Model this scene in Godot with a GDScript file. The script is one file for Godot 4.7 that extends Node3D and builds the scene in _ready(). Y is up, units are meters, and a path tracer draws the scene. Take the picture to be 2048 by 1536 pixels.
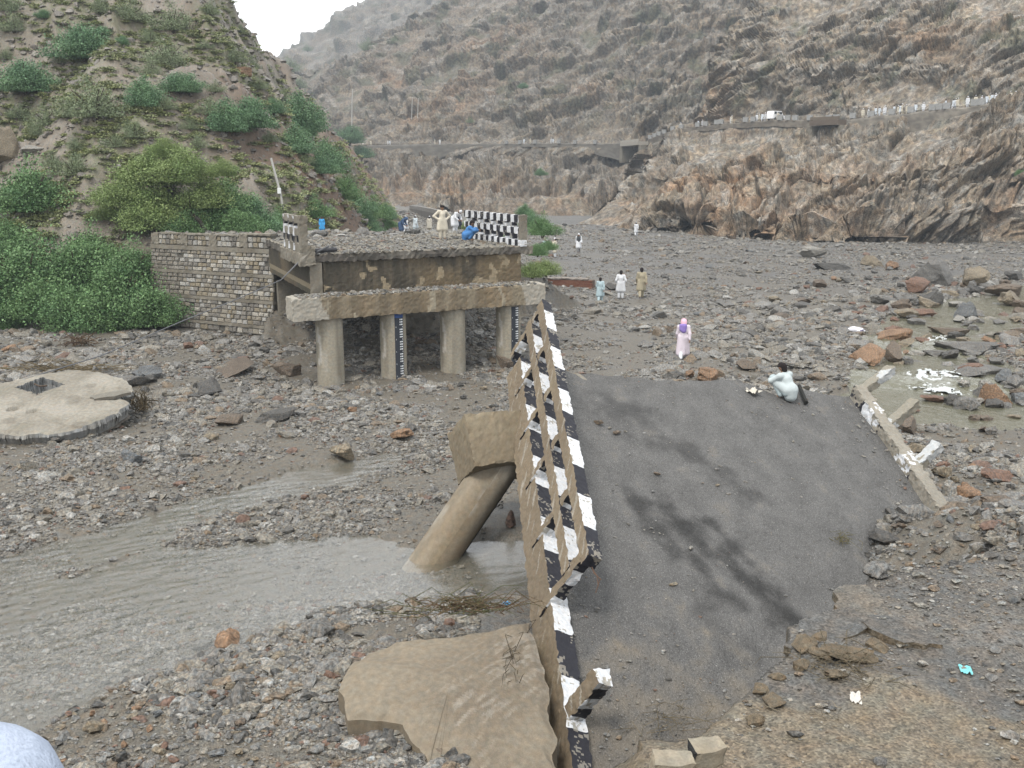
extends Node3D
# Washed-out road bridge in a rocky valley. y up, metres; the valley bed is about y = 0, the camera looks along -z.

const F := 1950.0
const EYE := Vector3(0, 7.7, 0)
const TILT := 0.20919
const EXPOSURE := 2.35
const RAIL_LEAN := 0.28
# the fallen deck lies on this plane
const SA := Vector3(0.2713, 3.3041, -22.5794)
const SX := Vector3(0.97493, -0.18522, -0.12331)
const SN := Vector3(0.21528, 0.92531, 0.31218)
const SZ := Vector3(0.05628, -0.3309, 0.94199)

var rng := RandomNumberGenerator.new()
var names := {}
var nb := FastNoiseLite.new()
var nm := FastNoiseLite.new()
var nf := FastNoiseLite.new()
var nr := FastNoiseLite.new()
var nc := FastNoiseLite.new()
var M := {}
var rocks_lo: Array[ArrayMesh] = []
var rocks_hi: Array[ArrayMesh] = []


func _ready() -> void:
	rng.seed = 77
	var cam := Camera3D.new(); cam.name = "camera"
	cam.position = EYE; cam.rotation.x = -TILT
	cam.fov = rad_to_deg(2.0 * atan(768.0 / F)); cam.near = 0.05; cam.far = 4000.0
	add_child(cam)
	var env := Environment.new()
	env.background_mode = Environment.BG_SKY
	var sm := ProceduralSkyMaterial.new()
	sm.sky_top_color = Color(0.885, 0.895, 0.905); sm.sky_horizon_color = Color(0.95, 0.955, 0.96); sm.sky_curve = 0.2
	sm.ground_bottom_color = Color(0.35, 0.34, 0.32); sm.ground_horizon_color = Color(0.6, 0.6, 0.6)
	sm.sky_energy_multiplier = 1.0
	var sky := Sky.new(); sky.sky_material = sm
	env.sky = sky
	env.tonemap_mode = Environment.TONE_MAPPER_LINEAR
	env.tonemap_exposure = EXPOSURE
	env.fog_enabled = true; env.fog_density = 0.00042; env.fog_light_color = Color(0.82, 0.87, 0.92)
	env.sdfgi_enabled = true; env.ssao_enabled = true; env.ssil_enabled = true
	var we := WorldEnvironment.new(); we.name = "world_environment"; we.environment = env
	add_child(we)
	var sun := DirectionalLight3D.new(); sun.name = "sun"
	sun.light_energy = 0.5; sun.light_color = Color(1.0, 0.98, 0.95); sun.light_angular_distance = 15.0; sun.shadow_enabled = true
	sun.rotation_degrees = Vector3(-58, -28, 0)
	add_child(sun)
	setup()
	build_ground()
	build_cliffs()
	build_far_bridge()
	build_wall()
	build_fallen_deck()
	build_disc()
	build_water()
	build_plants()
	build_rocks()
	build_road_far()
	build_people()
	build_debris()


# ------------------------------------------------------------------ helpers
func numbered(called: String) -> String:
	if not names.has(called):
		names[called] = 0
		return called
	names[called] += 1
	return "%s_%03d" % [called, names[called]]

func tag(o: Node, label: String, category: String, group := "", kind := "") -> Node:
	if label: o.set_meta("label", label)
	if category: o.set_meta("category", category)
	if group: o.set_meta("group", group)
	if kind: o.set_meta("kind", kind)
	return o

func thing(called: String, label: String, category: String, at := Vector3.ZERO, group := "") -> Node3D:
	var o := Node3D.new(); o.name = numbered(called); o.position = at
	add_child(o); tag(o, label, category, group)
	return o

func mi(called: String, mesh: Mesh, mat: Material, parent: Node = null) -> MeshInstance3D:
	var o := MeshInstance3D.new(); o.mesh = mesh; o.material_override = mat
	if parent == null or parent == self:
		o.name = numbered(called); add_child(o)
	else:
		o.name = called; parent.add_child(o, true)
	return o

func ray(px: float, py: float) -> Vector3:
	var a := (px - 1024.0) / F; var b := (768.0 - py) / F
	var c := cos(TILT); var s := sin(TILT)
	return Vector3(a, b * c - s, -b * s - c)

func at(px: float, py: float, d: float) -> Vector3:      # a point of the place, d metres off along the view
	return EYE + ray(px, py) * d

func ath(px: float, py: float, z: float) -> Vector3:     # the same, z metres off along the ground
	var r := ray(px, py)
	return EYE + r * (z / -r.z)

func on_ground(px: float, py: float, far := 260.0) -> Vector3:
	var r := ray(px, py); var d := 6.0
	while d < far:
		var p := EYE + r * d
		if p.y < ground(p.x, p.z):
			var lo := d / 1.02 - 0.02; var hi := d
			for k in 8:
				var m := (lo + hi) / 2; p = EYE + r * m
				if p.y < ground(p.x, p.z): hi = m
				else: lo = m
			return EYE + r * hi
		d = d * 1.02 + 0.02
	return EYE + r * far

func on_slab(px: float, py: float) -> Vector3:
	var r := ray(px, py)
	return EYE + r * ((SA - EYE).dot(SN) / r.dot(SN))

func lut(t: PackedFloat32Array, x: float) -> float:      # pairs x, value
	var n := t.size()
	if x <= t[0]: return t[1]
	for i in range(2, n, 2):
		if x <= t[i]:
			return lerpf(t[i - 1], t[i + 1], (x - t[i - 2]) / (t[i] - t[i - 2]))
	return t[n - 1]

func path_d(p: PackedFloat32Array, x: float, z: float) -> Vector2:   # (distance, place along) of a polyline x, z, x, z
	var best := 1e9; var where := 0.0
	for i in range(0, p.size() - 2, 2):
		var ax := p[i]; var az := p[i + 1]; var bx := p[i + 2] - ax; var bz := p[i + 3] - az
		var t := clampf(((x - ax) * bx + (z - az) * bz) / (bx * bx + bz * bz), 0, 1)
		var dx := x - ax - bx * t; var dz := z - az - bz * t
		var q := dx * dx + dz * dz
		if q < best: best = q; where = i / 2 + t
	return Vector2(sqrt(best), where)

func mesh_of(v: PackedVector3Array, idx: PackedInt32Array, col := PackedColorArray(), uv := PackedVector2Array(), smooth := true) -> ArrayMesh:
	if not smooth:
		var v2 := PackedVector3Array(); var c2 := PackedColorArray(); var u2 := PackedVector2Array()
		for i in idx:
			v2.append(v[i])
			if col.size(): c2.append(col[i])
			if uv.size(): u2.append(uv[i])
		v = v2; col = c2; uv = u2
		idx = PackedInt32Array(range(v.size()))
	var n := PackedVector3Array(); n.resize(v.size())
	for t in range(0, idx.size(), 3):
		var a := idx[t]; var b := idx[t + 1]; var c := idx[t + 2]
		var m := (v[c] - v[a]).cross(v[b] - v[a])
		n[a] += m; n[b] += m; n[c] += m
	for i in n.size(): n[i] = n[i].normalized() if n[i].length_squared() > 1e-20 else Vector3.UP
	var arr := []; arr.resize(Mesh.ARRAY_MAX)
	arr[Mesh.ARRAY_VERTEX] = v; arr[Mesh.ARRAY_NORMAL] = n; arr[Mesh.ARRAY_INDEX] = idx
	if col.size(): arr[Mesh.ARRAY_COLOR] = col
	if uv.size(): arr[Mesh.ARRAY_TEX_UV] = uv
	var me := ArrayMesh.new()
	me.add_surface_from_arrays(Mesh.PRIMITIVE_TRIANGLES, arr)
	return me

# rows x columns of points as a sheet; flip turns the front to the other side
func sheet_index(w: int, h: int, flip := false) -> PackedInt32Array:
	var idx := PackedInt32Array(); idx.resize((w - 1) * (h - 1) * 6)
	var k := 0
	for j in h - 1:
		for i in w - 1:
			var a := j * w + i; var b := a + 1; var c := a + w; var d := c + 1
			if flip:
				idx[k] = a; idx[k + 1] = c; idx[k + 2] = b; idx[k + 3] = b; idx[k + 4] = c; idx[k + 5] = d
			else:
				idx[k] = a; idx[k + 1] = b; idx[k + 2] = c; idx[k + 3] = b; idx[k + 4] = d; idx[k + 5] = c
			k += 6
	return idx

# Collects triangles with colours; everything that is added faces outwards (clockwise)
class Bag:
	var v := PackedVector3Array()
	var c := PackedColorArray()
	func tri(p: Vector3, q: Vector3, r: Vector3, k: Color) -> void:
		v.append(p); v.append(q); v.append(r); c.append(k); c.append(k); c.append(k)
	func quad(p: Vector3, q: Vector3, r: Vector3, s: Vector3, k: Color) -> void:
		tri(p, q, r, k); tri(p, r, s, k)

func bag_mesh(b: Bag) -> ArrayMesh:
	return mesh_of(b.v, PackedInt32Array(range(b.v.size())), b.c)

# A box cut into cells, its edges worn by rough metres, coloured point by point: paint(local point, normal) -> Color
func add_box(b: Bag, t: Transform3D, size: Vector3, cell: float, paint: Callable, rough := 0.0, seed_at := 0.0) -> void:
	var h := size / 2
	for ax in 3:
		for sg in [-1.0, 1.0]:
			var n := Vector3.ZERO; n[ax] = sg
			var ua := (ax + 1) % 3; var va := (ax + 2) % 3
			var nu := clampi(int(round(size[ua] / cell)), 1, 500); var nv := clampi(int(round(size[va] / cell)), 1, 500)
			var pts := PackedVector3Array(); pts.resize((nu + 1) * (nv + 1))
			var pos := PackedVector3Array(); pos.resize((nu + 1) * (nv + 1))
			for j in nv + 1:
				for i in nu + 1:
					var p := Vector3.ZERO
					p[ax] = sg * h[ax]; p[ua] = lerpf(-h[ua], h[ua], float(i) / nu); p[va] = lerpf(-h[va], h[va], float(j) / nv)
					pos[j * (nu + 1) + i] = p
					if rough > 0.0:
						var e := 0
						for k in 3:
							if absf(absf(p[k]) - h[k]) < 1e-4: e += 1
						var w := rough * (1.0 if e < 2 else 2.2)
						var q := p * 9.0 + Vector3.ONE * seed_at
						p += Vector3(nf.get_noise_3dv(q * 3.0), nf.get_noise_3dv(q * 3.0 + Vector3(50, 0, 0)), nf.get_noise_3dv(q * 3.0 + Vector3(0, 90, 0))) * w
						if e >= 2: p -= p.normalized() * absf(nf.get_noise_3dv(q * 5.0)) * rough * 1.5
					pts[j * (nu + 1) + i] = t * p
			for j in nv:
				for i in nu:
					var a := j * (nu + 1) + i
					var mid := (pos[a] + pos[a + nu + 2]) / 2
					var k: Color = paint.call(mid, n)
					if sg > 0: b.quad(pts[a], pts[a + nu + 1], pts[a + nu + 2], pts[a + 1], k)
					else: b.quad(pts[a], pts[a + 1], pts[a + nu + 2], pts[a + nu + 1], k)

func flat(k: Color) -> Callable:
	return func(_p: Vector3, _n: Vector3) -> Color: return k

# tube along points with a radius at each
func add_tube(b: Bag, pts: Array, rad: Array, sides: int, k: Color) -> void:
	var rings := []
	var last := Vector3.ZERO
	for i in pts.size():
		var d: Vector3 = (pts[mini(i + 1, pts.size() - 1)] - pts[maxi(i - 1, 0)]).normalized()
		var s := last
		if i == 0: s = d.cross(Vector3.UP if absf(d.y) < 0.9 else Vector3.RIGHT).normalized()
		s = (s - d * s.dot(d)).normalized(); last = s
		var u := d.cross(s)
		var ring := []
		for q in sides:
			var a := TAU * q / sides
			ring.append(pts[i] + (s * cos(a) + u * sin(a)) * rad[i])
		rings.append(ring)
	for i in pts.size() - 1:
		for q in sides:
			var q2 := (q + 1) % sides
			b.quad(rings[i][q], rings[i + 1][q], rings[i + 1][q2], rings[i][q2], k)
	for q in range(1, sides - 1):
		b.tri(rings[0][0], rings[0][q], rings[0][q + 1], k)
		var l: Array = rings[-1]
		b.tri(l[0], l[q + 1], l[q], k)

# a flat outline (x, z) pulled down to a thickness; wob lifts the top
func add_plate(b: Bag, poly: PackedVector2Array, thick: float, t: Transform3D, top: Color, side: Color, skip := {}) -> void:
	var ids := Geometry2D.triangulate_polygon(poly)
	for i in range(0, ids.size(), 3):
		var p := poly[ids[i]]; var q := poly[ids[i + 1]]; var r := poly[ids[i + 2]]
		if (q - p).cross(r - p) < 0: var w := q; q = r; r = w
		b.tri(t * Vector3(p.x, 0, p.y), t * Vector3(q.x, 0, q.y), t * Vector3(r.x, 0, r.y), top)
		b.tri(t * Vector3(p.x, -thick, p.y), t * Vector3(r.x, -thick, r.y), t * Vector3(q.x, -thick, q.y), side)
	var cw := 1.0
	var area := 0.0
	for i in poly.size(): area += poly[i].cross(poly[(i + 1) % poly.size()])
	if area < 0: cw = -1.0
	for i in poly.size():
		if skip.has(i): continue
		var p := poly[i]; var q := poly[(i + 1) % poly.size()]
		if cw < 0: var w := p; p = q; q = w
		b.quad(t * Vector3(p.x, 0, p.y), t * Vector3(p.x, -thick, p.y), t * Vector3(q.x, -thick, q.y), t * Vector3(q.x, 0, q.y), side)

func make_rock(sd: int, sub: int, cuts: int, bump: float) -> ArrayMesh:
	var r := RandomNumberGenerator.new(); r.seed = sd
	var g := (1.0 + sqrt(5.0)) / 2.0
	var v := PackedVector3Array([Vector3(-1, g, 0), Vector3(1, g, 0), Vector3(-1, -g, 0), Vector3(1, -g, 0), Vector3(0, -1, g), Vector3(0, 1, g), Vector3(0, -1, -g), Vector3(0, 1, -g), Vector3(g, 0, -1), Vector3(g, 0, 1), Vector3(-g, 0, -1), Vector3(-g, 0, 1)])
	var f := PackedInt32Array([0,11,5,0,5,1,0,1,7,0,7,10,0,10,11,1,5,9,5,11,4,11,10,2,10,7,6,7,1,8,3,9,4,3,4,2,3,2,6,3,6,8,3,8,9,4,9,5,2,4,11,6,2,10,8,6,7,9,8,1])
	for i in v.size(): v[i] = v[i].normalized()
	for s in sub:
		var f2 := PackedInt32Array(); var cache := {}
		for t in range(0, f.size(), 3):
			var m := []
			for e in 3:
				var a := f[t + e]; var b := f[t + (e + 1) % 3]
				var key := mini(a, b) * 100000 + maxi(a, b)
				if not cache.has(key):
					cache[key] = v.size(); v.append(((v[a] + v[b]) / 2).normalized())
				m.append(cache[key])
			f2.append_array(PackedInt32Array([f[t], m[0], m[2], f[t + 1], m[1], m[0], f[t + 2], m[2], m[1], m[0], m[1], m[2]]))
		f = f2
	for i in v.size(): v[i] *= 1.0 + nf.get_noise_3dv(v[i] * 6.0 + Vector3(sd * 13, 0, 0)) * 0.35
	for k in cuts:
		var n := Vector3(r.randfn(), r.randfn(), r.randfn()).normalized(); var d := r.randf_range(0.42, 0.8)
		for i in v.size():
			var o := v[i].dot(n)
			if o > d: v[i] -= n * (o - d) * 0.97
	var sc := Vector3(r.randf_range(0.85, 1.25), r.randf_range(0.55, 0.8), r.randf_range(0.75, 1.0))
	var col := PackedColorArray()
	for i in v.size():
		var w := nf.get_noise_3dv(v[i] * 14.0 + Vector3(0, sd * 7, 0)) * bump
		v[i] = v[i] * sc * (1.0 + w)
		var q := 0.86 + 0.3 * nf.get_noise_3dv(v[i] * Vector3(5, 14, 5) + Vector3(sd, 0, 0))
		col.append(Color(q, q, q))
	var idx := PackedInt32Array()
	for t in range(0, f.size(), 3): idx.append_array(PackedInt32Array([f[t], f[t + 2], f[t + 1]]))
	return mesh_of(v, idx, col, PackedVector2Array(), false)

func scatter(called: String, mesh: Mesh, mat: Material, xf: Array, cols: Array, parent: Node = null) -> MultiMeshInstance3D:
	var mm := MultiMesh.new(); mm.transform_format = MultiMesh.TRANSFORM_3D; mm.use_colors = true
	mm.mesh = mesh; mm.instance_count = xf.size()
	for i in xf.size():
		mm.set_instance_transform(i, xf[i]); mm.set_instance_color(i, cols[i])
	var o := MultiMeshInstance3D.new(); o.multimesh = mm; o.material_override = mat
	o.set_meta("kind", "stuff")
	if parent == null: o.name = numbered(called); add_child(o)
	else: o.name = called; parent.add_child(o, true)
	return o

func noise_img(fr: float, oct: int, sd: int, kind := FastNoiseLite.TYPE_SIMPLEX_SMOOTH, size := 512) -> PackedByteArray:
	var n := FastNoiseLite.new(); n.noise_type = kind; n.frequency = fr; n.fractal_octaves = oct; n.seed = sd; n.fractal_gain = 0.6
	if kind == FastNoiseLite.TYPE_CELLULAR:
		n.cellular_return_type = FastNoiseLite.RETURN_CELL_VALUE; n.fractal_type = FastNoiseLite.FRACTAL_NONE
	var im := n.get_seamless_image(size, size); im.convert(Image.FORMAT_L8)
	return im.get_data()

# grey grain that multiplies a surface's own colour: a and b are mixed about the middle grey
func grain_tex(layers: Array, mid: float, gain: float, tint := 0.0, size := 512) -> ImageTexture:
	var out := PackedByteArray(); out.resize(size * size * 3)
	var hue: PackedByteArray = noise_img(0.013, 3, 91)
	for i in size * size:
		var s := 0.0
		for l in layers: s += (l[0][i] / 255.0 - 0.5) * l[1]
		var g := mid + s * gain; var h := (hue[i] / 255.0 - 0.5) * tint
		out[i * 3] = int(clampf(g * (1.0 + h), 0, 1) * 255); out[i * 3 + 1] = int(clampf(g, 0, 1) * 255); out[i * 3 + 2] = int(clampf(g * (1.0 - h), 0, 1) * 255)
	return ImageTexture.create_from_image(Image.create_from_data(size, size, false, Image.FORMAT_RGB8, out))

func bump_tex(layers: Array, strength: float, size := 512) -> ImageTexture:
	var out := PackedByteArray(); out.resize(size * size)
	for i in size * size:
		var s := 0.5
		for l in layers: s += (l[0][i] / 255.0 - 0.5) * l[1]
		out[i] = int(clampf(s, 0, 1) * 255)
	var im := Image.create_from_data(size, size, false, Image.FORMAT_L8, out)
	im.convert(Image.FORMAT_RGBA8)
	im.bump_map_to_normal_map(strength)
	return ImageTexture.create_from_image(im)

func mat(called: String, c: Color, rough: float, tex: Texture2D = null, normal: Texture2D = null, scale := 1.0, ns := 1.0, vertex := true) -> StandardMaterial3D:
	var m := StandardMaterial3D.new(); m.resource_name = called
	m.albedo_color = c.linear_to_srgb(); m.roughness = rough; m.metallic_specular = 0.4
	m.vertex_color_use_as_albedo = vertex
	m.cull_mode = BaseMaterial3D.CULL_DISABLED
	if tex: m.albedo_texture = tex
	if normal: m.normal_enabled = true; m.normal_texture = normal; m.normal_scale = ns
	if tex or normal:
		m.uv1_triplanar = true; m.uv1_world_triplanar = true; m.uv1_scale = Vector3.ONE * scale; m.uv1_triplanar_sharpness = 3.0
	M[called] = m
	return m

func setup() -> void:
	nb.seed = 3; nb.frequency = 0.05; nb.fractal_octaves = 3
	nm.seed = 5; nm.frequency = 0.35; nm.fractal_octaves = 3
	nf.seed = 9; nf.frequency = 0.16; nf.fractal_octaves = 2; nf.noise_type = FastNoiseLite.TYPE_SIMPLEX
	nr.seed = 11; nr.frequency = 0.045; nr.fractal_octaves = 5; nr.fractal_type = FastNoiseLite.FRACTAL_RIDGED
	nc.seed = 13; nc.noise_type = FastNoiseLite.TYPE_CELLULAR; nc.frequency = 0.16; nc.cellular_return_type = FastNoiseLite.RETURN_DISTANCE; nc.fractal_octaves = 2
	var soft := noise_img(0.02, 4, 1); var fine := noise_img(0.11, 3, 2); var cell := noise_img(0.15, 1, 3, FastNoiseLite.TYPE_CELLULAR); var cell2 := noise_img(0.27, 1, 4, FastNoiseLite.TYPE_CELLULAR)
	var g_gravel := grain_tex([[cell, 0.35], [cell2, 0.55], [fine, 0.5], [soft, 0.3]], 0.76, 0.5, 0.10)
	var n_gravel := bump_tex([[cell, 0.3], [cell2, 0.35], [fine, 0.3]], 4.0)
	var g_rock := grain_tex([[fine, 0.8], [soft, 0.9], [cell2, 0.15]], 0.78, 0.8, 0.14)
	var n_rock := bump_tex([[fine, 0.6], [soft, 0.8]], 6.0)
	var g_conc := grain_tex([[soft, 0.6], [fine, 0.5]], 0.86, 0.28, 0.05)
	var n_conc := bump_tex([[fine, 0.5], [soft, 0.4]], 2.0)
	mat("gravel", Color.WHITE, 0.52, g_gravel, n_gravel, 0.55, 1.2)
	mat("stone", Color.WHITE, 0.5, g_rock, n_rock, 1.3, 0.9)
	mat("cliff", Color.WHITE, 0.9, g_rock, n_rock, 0.08, 0.6)
	mat("concrete", Color.WHITE, 0.85, g_conc, n_conc, 0.7, 0.8)
	mat("plain", Color.WHITE, 0.85)
	mat("paint", Color.WHITE, 0.7, g_conc, n_conc, 1.3, 0.5)
	mat("cloth", Color.WHITE, 0.95, null, n_rock, 2.2, 0.7)
	mat("skin", Color.WHITE, 0.6)
	mat("foam", Color.WHITE, 0.5)
	mat("wood", Color.WHITE, 0.85, g_rock, n_rock, 3.0, 1.0)
	mat("rubber", Color.WHITE, 0.5)
	mat("clay", Color(0.235, 0.185, 0.125), 0.9, g_gravel, n_gravel, 2.5, 1.0)
	var lf := mat("leaf", Color.WHITE, 0.6)
	lf.backlight_enabled = true; lf.backlight = Color(0.05, 0.08, 0.03)
	for k in 7: rocks_lo.append(make_rock(100 + k, 1, 7, 0.05))
	for k in 10: rocks_hi.append(make_rock(200 + k, 3, 11, 0.06))

# ------------------------------------------------------------------ the ground
var BROOK := PackedFloat32Array([4.5, -19.3, 0.3, -18.7, -2.1, -18.5, -4.0, -18.3, -6.0, -17.3, -7.5, -16.0, -8.8, -14.2, -11, -11])
var BROOK_W := PackedFloat32Array([0, 1.2, 1, 1.35, 2, 1.5, 3, 2.2, 4, 2.7, 5, 2.9, 6, 2.8, 7, 3.0])
var RILL := PackedFloat32Array([-3.6, -26.3, -4.9, -25.0, -5.9, -23.8, -7.5, -22.2, -8.6, -20.2, -10.4, -18.2, -13, -16])
var RILL_W := PackedFloat32Array([0, 0.6, 1, 1.0, 2, 0.8, 3, 0.75, 4, 0.9, 5, 1.0, 6, 1.0])
var RIVER := PackedFloat32Array([10.6, -33.8, 12.6, -33.0, 15.0, -33.6, 16.6, -37.0, 19.0, -44.0, 22.5, -50.0, 28.0, -56.0, 38.0, -64.0, 56.0, -74.0])
var RIVER_W := PackedFloat32Array([0, 1.2, 1, 3.3, 2, 4.0, 3, 2.8, 4, 2.3, 5, 3.0, 6, 3.0, 7, 3.0, 8, 3.0])
var RIVER_Y := PackedFloat32Array([0, -0.28, 2, -0.28, 2.75, -0.28, 3.05, 0.0, 3.75, 0.02, 4.05, 0.26, 5, 0.32, 6, 0.42, 8, 0.7])
var HIDDEN_BY_DECK := PackedVector2Array([Vector2(-0.2, -22.6), Vector2(1.0, -23.3), Vector2(9.4, -25.6), Vector2(8.95, -21.4), Vector2(7.95, -19.7), Vector2(7.3, -18.7), Vector2(6.9, -17.7), Vector2(5.2, -13.3), Vector2(4.1, -10.2), Vector2(3.4, -8.35), Vector2(3.05, -8.05), Vector2(2.6, -7.15), Vector2(2.12, -7.0), Vector2(2.05, -6.6), Vector2(1.65, -6.15), Vector2(1.2, -5.6), Vector2(0.6, -5.6), Vector2(-0.5, -9.0), Vector2(-0.3, -14)])
var DECK_SIDE := PackedFloat32Array([9.4, -25.6, 8.95, -21.4, 7.95, -19.7, 7.3, -18.7, 6.9, -17.7, 5.2, -13.3, 4.1, -10.2, 3.4, -8.35])
var ROAD_END := PackedFloat32Array([-40, -6.0, 0.2, -5.2, 0.83, -5.27, 1.23, -5.5, 1.52, -5.9, 1.63, -6.1, 2.04, -6.6, 2.14, -7.0, 2.6, -7.2, 3.13, -8.0, 3.43, -8.1, 4.77, -8.6, 12, -10.5, 30, -14])
var FAR_CENTRE := PackedFloat32Array([40, -3.4, 50, -7.0, 62, -8.5, 80, -8.0, 100, -9.0, 120, -11.5, 140, -15, 170, -24])
var FAR_Y := PackedFloat32Array([48, 4.62, 55, 4.6, 66, 3.9, 85, 2.5, 140, 2.6, 170, 3.2])
var FOOT := PackedFloat32Array([50, -18, 56, -16, 62, -14, 75, -12.8, 90, -12.5, 100, -12.8, 120, -15.2, 150, -19, 250, -32])
var WALL_Z := PackedFloat32Array([-24, -55.2, -19, -52.05, -11.6, -48.1, -2.9, -53.0, 4, -58])

func slab_y(x: float, z: float) -> float:
	return SA.y - ((x - SA.x) * SN.x + (z - SA.z) * SN.z) / SN.y

func hill_at(x: float, z: float) -> float:
	var d := -z
	var front := 0.3 + 0.62 * (d - 50.5)
	var s := lut(FOOT, d) - x
	var side := 4.1 + 1.27 * s - 0.55 * maxf(0.0, d - 120.0)
	var h := minf(front, side)
	var k := 3.0
	var q := maxf(k - absf(front - side), 0.0) / k
	h -= q * q * k * 0.25
	if h > -3.0:
		var m := smoothstep(0.0, 6.0, h)
		var steep := m * smoothstep(5.0, -2.0, side - front) * smoothstep(7.0, 13.0, h)
		if steep > 0.0: h += steep * (nc.get_noise_2d(x * 1.6, z * 1.6 + h) * 3.0 + nr.get_noise_3d(x * 3.0, h * 5.0, z * 3.0) * 1.2)
		h += m * (nb.get_noise_2d(x * 0.9, z * 0.9) * 3.4 + nr.get_noise_2d(x, z) * 2.2 + nm.get_noise_2d(x * 0.35, z * 0.35) * 1.2) + nm.get_noise_2d(x, z) * 0.30 + nf.get_noise_3d(x * 9.0, h * 2.0, z * 9.0) * 0.10
	return h

func ground(x: float, z: float) -> float:
	var d := -z
	var h := nb.get_noise_2d(x, z) * 0.16 + nm.get_noise_2d(x * 0.7, z * 0.7) * 0.05 + nf.get_noise_2d(x * 16.0, z * 16.0) * 0.02 + 0.03
	if d > 5.0 and d < 40.0 and x < 8.0:
		var w := nr.get_noise_2d(x * 4.0 + z * 2.2, z * 9.0 - x * 3.0)
		h += w * 0.05
	h += 0.55 * smoothstep(60.0, 92.0, d) * smoothstep(34.0, 14.0, x) + 0.3 * smoothstep(125.0, 180.0, d)
	if d > 5.0 and d < 48.0 and x < 1.5: h += 0.22 * smoothstep(17.0, 13.0, d) - 0.35 * smoothstep(4.0, 0.5, path_d(PackedFloat32Array([-8.0, -36.5, 1.0, -41.0]), x, z).x)
	if x > 9.0 and d > 12.0: h += 0.3 * smoothstep(9.0, 14.0, x) * smoothstep(34.0, 20.0, d) + nb.get_noise_2d(x * 5.0, z * 5.0) * 0.16 * smoothstep(9.0, 13.0, x) * smoothstep(80.0, 50.0, d)
	# water courses
	if d > 9.0 and d < 30.0 and x < 6.0:
		var b := path_d(BROOK, x, z); var w := lut(BROOK_W, b.y) + nm.get_noise_2d(x * 1.3, z * 1.3) * 0.5
		h = lerpf(h, -0.25 + nm.get_noise_2d(x * 2.0, z * 2.0) * 0.10, smoothstep(w + 0.35, w - 0.55, b.x))
		b = path_d(RILL, x, z); w = lut(RILL_W, b.y) + nm.get_noise_2d(x * 1.7, z * 1.7) * 0.4
		h = lerpf(h, -0.22 + nm.get_noise_2d(x * 2.0, z * 2.0) * 0.07, smoothstep(w + 0.3, w - 0.4, b.x))
	if x > 7.0 and d > 24.0 and d < 85.0:
		var b := path_d(RIVER, x, z); var w := lut(RIVER_W, b.y) + nm.get_noise_2d(x * 0.8, z * 0.8) * 1.1
		var y := lut(RIVER_Y, b.y)
		h = lerpf(h, y - 0.28 + nm.get_noise_2d(x, z) * 0.14, smoothstep(w + 0.8, w - 0.8, b.x))
		if b.x < w + 5.0: h = maxf(h, y - 0.28 + 0.42 * smoothstep(w - 0.6, w + 0.9, b.x))
	# the far approach road on its bank, held by the masonry wall
	if d > 40.0:
		var behind := lut(WALL_Z, x) - z
		var c := lut(FAR_CENTRE, d); var y := lut(FAR_Y, d)
		var edge := c + lerpf(5.6, 3.6, smoothstep(56.0, 85.0, d))
		var bank := y + nm.get_noise_2d(x, z) * 0.12 + nf.get_noise_2d(x * 9.0, z * 9.0) * 0.07
		if x > edge: bank = y - 0.62 * (x - edge) + nm.get_noise_2d(x, z) * 0.3
		if x > -19.3 and x < 9.0:
			h = lerpf(h, maxf(h, bank), smoothstep(0.15, 0.55, behind))
			if behind < 0.2 and x > -12.0 and x < 0.0: h = maxf(h, 1.3 - 0.36 * (0.2 - behind) + nm.get_noise_2d(x * 2.0, z * 2.0) * 0.25)
		if x < lut(FOOT, d) + 8.0 and (x < -20.0 or behind > 0.4):
			var g := hill_at(x, z)
			if x < -19.0 or behind > 1.5: h = maxf(h, g)
	# the near approach road, broken off
	if d < 24.0:
		var zf := lut(ROAD_END, x) + nm.get_noise_2d(x * 5.0, z * 1.5) * 0.18
		var top := 4.3 + 1.6 * smoothstep(-4.2, -1.0, z) + nm.get_noise_2d(x, z) * 0.05 + nf.get_noise_2d(x * 14.0, z * 14.0) * 0.018
		var f := 0.0
		if z < zf: f = 0.365 * (zf - z)
		if x < 0.8: f = maxf(f, 0.0) + 0.85 * (0.8 - x)
		if x < 0.8 and z < -5.0: f = 0.85 * Vector2(0.8 - x, maxf(0.0, zf - z)).length()
		var e := top - f
		if f > 0.02: e += (nm.get_noise_2d(x * 2.0, z * 2.0) * 0.16 + nf.get_noise_2d(x * 12.0, z * 12.0) * 0.05) * smoothstep(0.0, 0.3, f)
		h = maxf(h, e)
		if d > 5.3 and x > -0.6 and x < 14.0 and z < zf:
			if Geometry2D.is_point_in_polygon(Vector2(x, z), HIDDEN_BY_DECK): h = minf(h, slab_y(x, z) - 0.5)
			elif x > 2.5:
				var out := path_d(DECK_SIDE, x, z).x
				if out < 7.0: h = minf(h, slab_y(x - out * 0.8, z) + 0.05 + 0.85 * out + nm.get_noise_2d(x * 1.5, z * 1.5) * 0.35 * minf(out, 1.0))
	elif d < 26.0 and x > -0.6 and x < 9.5:
		if Geometry2D.is_point_in_polygon(Vector2(x, z), HIDDEN_BY_DECK): h = minf(h, slab_y(x, z) - 0.5)
	return h

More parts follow.
